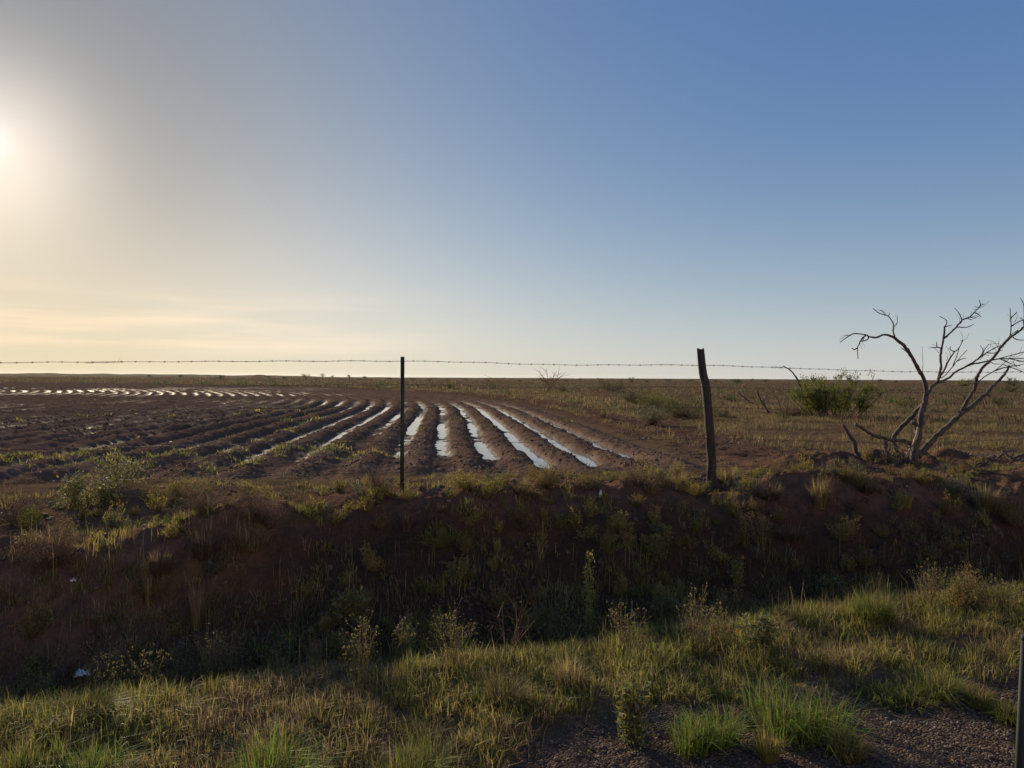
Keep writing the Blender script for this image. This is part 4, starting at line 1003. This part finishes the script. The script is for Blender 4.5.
solo_wood('dead_branch', 'short leaning dead branch nearest the wooden post', 'branch', [([(753, 404), (746, 399), (738, 392)], 0, 0, 1.1, .6), ([(746, 399), (744, 394)], 0, 0, .5, .3)], 750, 404)
plant(788, 416, 16, 52, 'brown_dome', 'low brown thicket under the big green bush')
solo_wood('broken_branch', 'pale broken branch lying on the ground right of the dead tree', 'branch', [([(970, 454.5), (978, 455), (986, 457), (993, 456.5)], 0, -.1, .8, 1.3)], 982, 458, M_PALE)
solo_wood('branch_pile', 'dark tangle of broken branches lying at the right edge', 'branches',
          [([(996, 460), (1006, 452), (1016, 450)], 0, .2, 1.5, .8), ([(1002, 450), (1010, 457), (1022, 461)], 0, -.2, 1.3, .8), ([(1004, 462), (1014, 458), (1030, 452)], .1, -.1, 1.6, 1.0), ([(1010, 461), (1013, 453), (1012, 447)], 0, 0, 1.0, .5), ([(1016, 461), (1024, 456), (1034, 457)], 0, .2, 1.7, 1.2)], 1008, 460)
solo_wood('broken_branch', 'long pale dead branch on the plain at the right edge above the dark tangle', 'branch', [([(1008, 443), (1018, 438), (1032, 434)], 0, .4, 1.0, .8)], 1016, 443, M_PALE)
solo_wood('broken_branch', 'short dark broken branch lying behind the dead tree trunk', 'branch', [([(930, 411), (938, 411), (945, 413)], 0, .1, 1.0, .8)], 938, 413)

# ------------------------------------------------------------------ fence
fx, fy = xy(FENCE_U, 0.6)
fence = empty('wire_fence', (fx, fy, 0), 'five strand barbed wire fence with one metal and one wooden post', 'fence')
FO = Vector((fx, fy, 0))
def fpart(name, g, mat, parent=fence, smooth=False):
    V = np.concatenate(g.V) - np.array(FO)
    return mesh_np(name, V, np.concatenate(g.L), np.concatenate(g.S), mat, parent, np.concatenate(g.K), smooth)

def box_geo(g, c, sx, sy, sz, rz=0):
    V = []
    for dz in (-.5, .5):
        for dx, dy in ((-.5, -.5), (.5, -.5), (.5, .5), (-.5, .5)):
            x, y = dx * sx, dy * sy; V.append((c[0] + x * math.cos(rz) - y * math.sin(rz), c[1] + x * math.sin(rz) + y * math.cos(rz), c[2] + dz * sz))
    L = [3, 2, 1, 0, 4, 5, 6, 7, 0, 1, 5, 4, 1, 2, 6, 5, 2, 3, 7, 6, 3, 0, 4, 7]
    g.add(np.array(V), L, [4] * 6, np.full((8, 3), .1))

WIRE_Z = [1.428, 1.18, 0.945, 0.585, 0.262]
def tpost(v, top):
    x, y = xy(FENCE_U, v); zb = float(height(np.array([x]), np.array([y]))[0])
    g = Geo(); hh = top - zb + .3; zc = zb - .3 + hh / 2
    nrm = Vector((NX, NY, 0))
    # T section: flange faces the road side, web behind it
    box_geo(g, (x, y, zc), .042, .005, hh, A_F)
    box_geo(g, (x + NX * .0185, y + NY * .0185, zc - .002), .005, .032, hh, A_F)
    z = zb + .10
    while z < top - .03:
        box_geo(g, (x - NX * .0055, y - NY * .0055, z), .014, .006, .014, A_F); z += .054
    p = fpart('metal_post', g, M_STEEL)
    c = Geo()
    for wz in WIRE_Z:
        ww = wz
        c.tube([(x + TX * -.026 - NX * .004, y + TY * -.026 - NY * .004, ww - .004), (x - NX * .016, y - NY * .016, ww + .004), (x + TX * .026 - NX * .004, y + TY * .026 - NY * .004, ww - .004), (x + TX * .022 + NX * .012, y + TY * .022 + NY * .012, ww)], [.0022] * 4, seg=5)
    fpart('wire_clip', c, M_WIRE, p)
    return p
tpost(0.69, 1.475)
tpost(-3.75, 1.42); tpost(9.5, 1.42)

def wood_post():
    D = 8.80
    g = Geo()
    rows = [(711.5, 497, 5.0), (711.5, 488, 4.9), (711.7, 475, 4.7), (711.2, 455, 4.6), (710.2, 438, 4.5), (708.8, 420, 4.5), (707.3, 402, 4.4), (705.5, 386, 4.3), (703.2, 374, 4.2), (701.5, 362, 3.9), (700.4, 349, 3.7)]
    path = []; radii = []
    for px, py, r in rows:
        d = ray(px, py); t = D / d.y; path.append(Vector((d.x * t, D, EYE + d.z * t))); radii.append(r * D / F)
    path[0].z = -.25
    P = smooth_path(path, 6); m = len(P); rr = np.interp(np.linspace(0, 1, m), np.linspace(0, 1, len(radii)), radii)
    seg = 22; V = np.empty((m, seg, 3))
    for i in range(m):
        for k in range(seg):
            th = 2 * math.pi * k / seg; c, s = math.cos(th), math.sin(th)
            groove = 1 - .10 * max(0, math.sin(th * 5 + 1.3 + .8 * math.sin(P[i].z * 3)))**4 - .07 * max(0, math.sin(th * 9 + 2 * P[i].z))**6
            nz = 1 + .10 * float(fbm(np.array([th * 1.3 + 5]), np.array([P[i].z * 6]), 201, 3)[0])
            R_ = rr[i] * groove * nz
            V[i, k] = (P[i].x + c * R_, P[i].y + s * R_, P[i].z + (.012 * math.sin(th * 2 + 1) if i == m - 1 else 0))
    L_ = []; S_ = []
    for i in range(m - 1):
        for k in range(seg):
            k2 = (k + 1) % seg; L_ += [i * seg + k, i * seg + k2, (i + 1) * seg + k2, (i + 1) * seg + k]; S_.append(4)
    L_ += [(m - 1) * seg + k for k in range(seg)]; S_.append(seg)
    g.add(V.reshape(-1, 3), L_, S_, np.full((m * seg, 3), .1))
    # knot stub at shoulder
    g.tube([tuple(path[8] + Vector((-.02, 0, 0))), tuple(path[8] + Vector((-.05, -.01, .015)))], [.014, .008], seg=7)
    p = fpart('wooden_post', g, M_POST, smooth=True)
    c = Geo()
    for wz in WIRE_Z:
        j = min(range(m), key=lambda q: abs(P[q].z - wz)); a = P[j]; R_ = rr[j] * 1.03
        for turn in range(2):
            ring = [(a.x + math.cos(q) * R_, a.y + math.sin(q) * R_, wz + .006 * turn + .002 * math.sin(q)) for q in np.linspace(0, 2 * math.pi, 15)]
            c.tube(ring, [.0018] * 15, seg=4)
    fpart('wire_wrap', c, M_WIRE, p)
wood_post()

def wire(idx):
    ctrl_v = [-3.75, -2.6, 0.69, 2.4, 4.21, 6.8, 9.5]
    off = WIRE_Z[idx] - WIRE_Z[0]
    top = [1.362, 1.385, 1.428, 1.405, 1.413, 1.36, 1.372]
    sag = [0, .006 * idx, 0, -.006 * idx, 0, -.012 * idx, 0]
    zs = [t + off + s_ for t, s_ in zip(top, sag)]
    n = 900; vs = np.linspace(ctrl_v[0], ctrl_v[-1], n)
    pz = smooth_path([Vector((a, 0, b)) for a, b in zip(ctrl_v, zs)], 24)
    zz = np.interp(vs, [q.x for q in pz], [q.z for q in pz]) + .0025 * np.array([math.sin(q * 9 + idx) for q in vs])
    uo = np.full(n, FENCE_U - .012) - .035 * np.exp(-((vs - 4.21) / .25)**2) * 1.0
    g = Geo()
    R = .0015
    for ph in (0, math.pi):
        th = vs * 2 * math.pi / .11 + ph
        X, Y = xy(uo + .0024 * np.cos(th), vs); Z = zz + .0024 * np.sin(th)
        g.tube(np.stack([X, Y, Z], 1), np.full(n, R), seg=4)
    v = ctrl_v[0] + .05
    while v < ctrl_v[-1]:
        z = float(np.interp(v, vs, zz)); u = float(np.interp(v, vs, uo)); a = random.uniform(0, 3.14)
        for q in (0, 1):
            aa = a + q * 1.5; dx = math.cos(aa) * .016; dz = math.sin(aa) * .016; off2 = .004 * (q - .5)
            x0, y0 = xy(u - dx, v - off2 - .004); x1, y1 = xy(u + dx, v + off2 + .004)
            g.tube([(x0, y0, z - dz), (x1, y1, z + dz)], [.0012, .0012], seg=4)
        x0, y0 = xy(u, v - .009); x1, y1 = xy(u, v + .009)
        g.tube([(x0, y0, z), (x1, y1, z)], [.0045, .0045], seg=6)
        v += .127 + random.uniform(-.008, .008)
    fpart('barbed_wire', g, M_WIRE)
    return vs, zz
vz = [wire(i) for i in range(5)]
# snarl of spare wire wound round the top strand
def snarl(px0, px1, turns, r):
    g = Geo(); n = turns * 14
    def vat(px):
        lo, hi = -3.7, 9.4
        for _ in range(40):
            m = (lo + hi) / 2; x, y = xy(FENCE_U, m)
            if 512 + F * x / y < px: lo = m
            else: hi = m
        return lo
    v0, v1 = vat(px0), vat(px1); pts = []
    for i in range(n + 1):
        f = i / n; v = v0 + (v1 - v0) * f; z = float(np.interp(v, *vz[0])); a = f * turns * 6.283
        rr = r * (.6 + .5 * math.sin(f * 9) ** 2); x, y = xy(FENCE_U - .012 + rr * math.cos(a), v); pts.append((x, y, z + rr * math.sin(a)))
    g.tube(pts, [.0017] * len(pts), seg=4)
    for k in range(7):
        i = random.randrange(n); p = np.array(pts[i]); g.tube([p, p + np.array([random.uniform(-.03, .03), 0, random.uniform(-.02, .025)])], [.0014, .001], seg=4)
    return fpart('wire_splice', g, M_WIRE)
snarl(85, 124, 13, .011); snarl(773, 783, 4, .012)
g = Geo(); x, y = xy(FENCE_U, 6.33)
def v_at(px):
    lo, hi = -3.7, 9.4
    for _ in range(40):
        m = (lo + hi) / 2; x, y = xy(FENCE_U, m)
        if 512 + F * x / y < px: lo = m
        else: hi = m
    return lo
vv = v_at(921.6); x, y = xy(FENCE_U - .012, vv); z = float(np.interp(vv, *vz[0]))
g.tube([(x, y, z - .01), (x + .006, y, z + .1), (x - .002, y, z + .2), (x - .004, y, z + .315)], [.0035, .003, .003, .002], seg=5)
fpart('wire_stay', g, M_WIRE)

# ------------------------------------------------------------------ litter
def bottle(px, py):
    p = ground_at(px, py); o = empty('plastic_bottle', p + Vector((0, 0, -.008)), 'small white plastic bottle standing on the crest below the furrows', 'bottle'); o.rotation_euler = (.12, .1, 0); o.scale = (.5, .5, .6)
    def lathe(name, prof, mat):
        seg = 18; V = []; L_ = []; S_ = []
        for r, z in prof:
            for k in range(seg): V.append((r * math.cos(6.2832 * k / seg), r * math.sin(6.2832 * k / seg), z))
        for i in range(len(prof) - 1):
            for k in range(seg): k2 = (k + 1) % seg; L_ += [i * seg + k, i * seg + k2, (i + 1) * seg + k2, (i + 1) * seg + k]; S_.append(4)
        L_ += list(range(seg))[::-1]; S_.append(seg); L_ += [(len(prof) - 1) * seg + k for k in range(seg)]; S_.append(seg)
        return mesh_np(name, V, L_, S_, mat, o, np.full((len(V), 3), .7), True)
    lathe('body', [(.026, 0), (.030, .006), (.030, .04), (.028, .045), (.030, .05), (.030, .085), (.024, .105), (.013, .115), (.012, .12)], M_WHITE)
    lathe('cap', [(.014, .1205), (.0145, .135), (.012, .138)], M_WHITE)
bottle(600, 497)

def crumple(name, px, py, w, h, label, cat, mat, sx=1.6):
    p = ground_at(px, py); n = 26; V = []
    for i in range(n):
        for j in range(n):
            a, b = i / (n - 1) * 2 - 1, j / (n - 1) * 2 - 1
            q = float(fbm(np.array([a * 2.2 + px]), np.array([b * 2.2]), 301, 4, .6)[0]); e = float(fbm(np.array([a * 1.5]), np.array([b * 1.5 + px]), 305, 3)[0])
            V.append((a * w * .5 * (1 + .35 * e), b * w * .5 / sx * (1 + .4 * q), max(0.002, h * (.55 + .9 * q) * (1 - .5 * max(abs(a), abs(b))**2))))
    nf = len(V)
    V += [(a * 1.0, b * 1.0, c - .0016) for a, b, c in V]
    L_ = []; S_ = []
    for i in range(n - 1):
        for j in range(n - 1):
            q = [i * n + j, (i + 1) * n + j, (i + 1) * n + j + 1, i * n + j + 1]; L_ += q; S_.append(4); L_ += [k + nf for k in q[::-1]]; S_.append(4)
    rim = [i * n for i in range(n)] + [(n - 1) * n + j for j in range(1, n)] + [i * n + n - 1 for i in range(n - 2, -1, -1)] + [j for j in range(n - 2, 0, -1)]
    for a, b in zip(rim, rim[1:] + rim[:1]): L_ += [b, a, a + nf, b + nf]; S_.append(4)
    o = mesh_np(name, V, L_, S_, mat, None, None, True, loc=p); o.rotation_euler = (0, 0, random.uniform(0, 1))
    tag(o, label, cat)
crumple('plastic_film', 82, 676, .095, .05, 'crumpled clear blue plastic film lying in the dark ditch at left', 'plastic film', M_BLUE)
crumple('paper_scrap', 73, 582, .035, .04, 'tiny white scrap on the dark bank near the left edge', 'paper scrap', M_WHITE)

# made-up post standing in for a dark strip read as a vehicle window edge
def build_stand_in():
    D = 3.05
    a = ray(1024.5, 640); b = ray(1018.0, 800)
    p1 = Vector((a.x / a.y * D, D, EYE + a.z / a.y * D)); p0 = Vector((b.x / b.y * D, D, EYE + b.z / b.y * D))
    dirv = (p1 - p0).normalized(); zg = float(height(np.array([p0.x]), np.array([p0.y]))[0])
    t = (zg - .1 - p0.z) / dirv.z; p0 = p0 + dirv * t
    M_DARK = mat_bark('stand_in_dark', [(0.3, (0.008, 0.011, 0.011)), (0.7, (0.018, 0.022, 0.022))], 20, (1, 1, .3), 0.8, 0, .1)
    o = empty('stand_in_post', Vector((p0.x, p0.y, zg)), 'made-up dark post standing in for a vehicle window edge at the lower right corner', 'post')
    g = Geo(); O = np.array((p0.x, p0.y, zg))
    g.tube([np.array(p0) - O, np.array(p0.lerp(p1, .5)) - O, np.array(p1) - O], [.018, .016, .013], seg=10)
    g.build('shaft', M_DARK, o, True)
    g2 = Geo(); g2.tube([np.array(p1) - O, np.array(p1) - O + np.array(dirv) * .02], [.0145, .012], seg=10); g2.build('cap', M_DARK, o, True)
build_stand_in()

# ------------------------------------------------------------------ light
SUN_EL = rad(14.3); SUN_AZ = rad(-34.6)                                  # azimuth from +Y, negative to the left
sd = Vector((math.sin(SUN_AZ) * math.cos(SUN_EL), math.cos(SUN_AZ) * math.cos(SUN_EL), math.sin(SUN_EL)))
sl = bpy.data.lights.new('sun', 'SUN'); sl.energy = 5.0; sl.angle = rad(0.6); sl.color = (1, 0.82, 0.56)
so = bpy.data.objects.new('sun', sl); C.objects.link(so); so.rotation_euler = sd.to_track_quat('Z', 'Y').to_euler(); so.location = (-20, 30, 20)

w = bpy.data.worlds.new('World'); bpy.context.scene.world = w; w.use_nodes = True
nt = w.node_tree
for n in list(nt.nodes): nt.nodes.remove(n)
out = N(nt, 'ShaderNodeOutputWorld'); bg = N(nt, 'ShaderNodeBackground'); bg.inputs['Strength'].default_value = 0.0707
sky = N(nt, 'ShaderNodeTexSky', sky_type='NISHITA'); sky.sun_disc = False; sky.sun_elevation = SUN_EL; sky.sun_rotation = SUN_AZ
sky.air_density = 1.0; sky.dust_density = 1.6; sky.ozone_density = 1.5; sky.altitude = 800
# aureole of dusty air round the sun and thin high cloud, both part of the sky
tc = N(nt, 'ShaderNodeTexCoord')
nrm = N(nt, 'ShaderNodeVectorMath', operation='NORMALIZE'); nt.links.new(tc.outputs['Generated'], nrm.inputs[0])
dp = N(nt, 'ShaderNodeVectorMath', operation='DOT_PRODUCT'); nt.links.new(nrm.outputs[0], dp.inputs[0]); dp.inputs[1].default_value = sd
dcl = math_node(nt, 'MAXIMUM', dp.outputs['Value'], 0.0)
sxyz = N(nt, 'ShaderNodeSeparateXYZ'); nt.links.new(nrm.outputs[0], sxyz.inputs[0])
zcl = math_node(nt, 'MAXIMUM', sxyz.outputs['Z'], 0.0)
E1 = math_node(nt, 'EXPONENT', math_node(nt, 'MULTIPLY', zcl, -1 / 0.25)); E2 = math_node(nt, 'EXPONENT', math_node(nt, 'MULTIPLY', zcl, -1 / 0.07))
P5 = math_node(nt, 'POWER', dcl, 5)
FEAT = [E1, E2, P5] + [math_node(nt, 'POWER', dcl, k) for k in (25, 200, 5000)] + [math_node(nt, 'MULTIPLY', P5, E2), math_node(nt, 'MULTIPLY', P5, E1)]
back_fill = math_node(nt, 'MAXIMUM', math_node(nt, 'MULTIPLY', dp.outputs['Value'], -1.0), 0.0)      # warm fill added to the sky opposite the low sun, for the shaded bank
# thin streaks of high cloud low over the left horizon
hor = N(nt, 'ShaderNodeMapping'); hor.inputs['Scale'].default_value = (2.2, 2.2, 34); hor.inputs['Rotation'].default_value = (0.05, 0.02, 0); nt.links.new(nrm.outputs[0], hor.inputs[0])
cn = noise_node(nt, 1.6, 5, 0.55, hor.outputs[0])
cl = N(nt, 'ShaderNodeMapRange'); cl.inputs[1].default_value = .42; cl.inputs[2].default_value = .66; nt.links.new(cn, cl.inputs[0])
cb = N(nt, 'ShaderNodeMapRange', interpolation_type='SMOOTHSTEP'); cb.inputs[1].default_value = .0; cb.inputs[2].default_value = .045; nt.links.new(zcl, cb.inputs[0])
cb2 = N(nt, 'ShaderNodeMapRange', interpolation_type='SMOOTHSTEP'); cb2.inputs[1].default_value = .12; cb2.inputs[2].default_value = .07; nt.links.new(zcl, cb2.inputs[0])
cz = N(nt, 'ShaderNodeMapRange', interpolation_type='SMOOTHSTEP'); cz.inputs[1].default_value = .80; cz.inputs[2].default_value = .95; nt.links.new(dcl, cz.inputs[0])
cloud = math_node(nt, 'MULTIPLY', math_node(nt, 'MULTIPLY', math_node(nt, 'MULTIPLY', cl.outputs[0], cb.outputs[0]), cb2.outputs[0]), cz.outputs[0])
CO = [[-2.622, -1.767, -0.818], [2.768, 1.728, 0.414], [-0.56, -0.359, 0.017], [1.307, 0.547, -0.163], [-0.42, -0.44, -0.54], [0.84, 0.789, 0.758], [0.111, 0.183, 0.259], [-0.75, -0.794, -1.065], [-0.496, 0.181, 0.861]]
sepc = N(nt, 'ShaderNodeSeparateColor'); nt.links.new(sky.outputs['Color'], sepc.inputs[0])
cmb = N(nt, 'ShaderNodeCombineColor')
for ch in range(3):
    acc = None
    for j, f in enumerate(FEAT):
        t = math_node(nt, 'MULTIPLY', f, CO[j + 1][ch]); acc = t if acc is None else math_node(nt, 'ADD', acc, t)
    acc = math_node(nt, 'ADD', acc, CO[0][ch])
    acc = math_node(nt, 'ADD', acc, math_node(nt, 'MULTIPLY', cloud, (0.20, 0.12, 0.08)[ch]))
    acc = math_node(nt, 'ADD', acc, math_node(nt, 'MULTIPLY', back_fill, (1.75, 1.0, 0.25)[ch]))
    e = math_node(nt, 'EXPONENT', acc)
    pw = math_node(nt, 'POWER', math_node(nt, 'ADD', math_node(nt, 'MULTIPLY', sepc.outputs[ch], 0.1), 0.001), 0.12)
    nt.links.new(math_node(nt, 'MULTIPLY', math_node(nt, 'MULTIPLY', e, pw), 10.0), cmb.inputs[ch])
col = cmb.outputs[0]
nt.links.new(col, bg.inputs['Color']); nt.links.new(bg.outputs[0], out.inputs['Surface'])

sc = bpy.context.scene
sc.view_settings.view_transform = 'Standard'; sc.view_settings.look = 'None'; sc.view_settings.exposure = 0.5; sc.view_settings.gamma = 1
sc.view_settings.use_curve_mapping = False
sc.cycles.max_bounces = 5; sc.cycles.diffuse_bounces = 3; sc.cycles.transmission_bounces = 3; sc.cycles.transparent_max_bounces = 4

# ------------------------------------------------------------------ air
def build_haze():
    x0, x1, y0, y1, z0, z1 = -9500, 9500, -9500, 9500, -14, 22
    V = [(x0, y0, z0), (x1, y0, z0), (x1, y1, z0), (x0, y1, z0), (x0, y0, z1), (x1, y0, z1), (x1, y1, z1), (x0, y1, z1)]
    L_ = [3, 2, 1, 0, 4, 5, 6, 7, 0, 1, 5, 4, 1, 2, 6, 5, 2, 3, 7, 6, 3, 0, 4, 7]
    m, nt, out = newmat('thin_haze'); v = N(nt, 'ShaderNodeVolumePrincipled')
    v.inputs['Color'].default_value = (0.86, 0.90, 0.96, 1); v.inputs['Density'].default_value = HAZE; v.inputs['Anisotropy'].default_value = 0.5
    nt.links.new(v.outputs[0], out.inputs['Volume'])
    o = mesh_np('haze', V, L_, [4] * 6, m); tag(o, 'thin dusty morning haze over the plain', kind='stuff')
HAZE = 0.000022
build_haze()
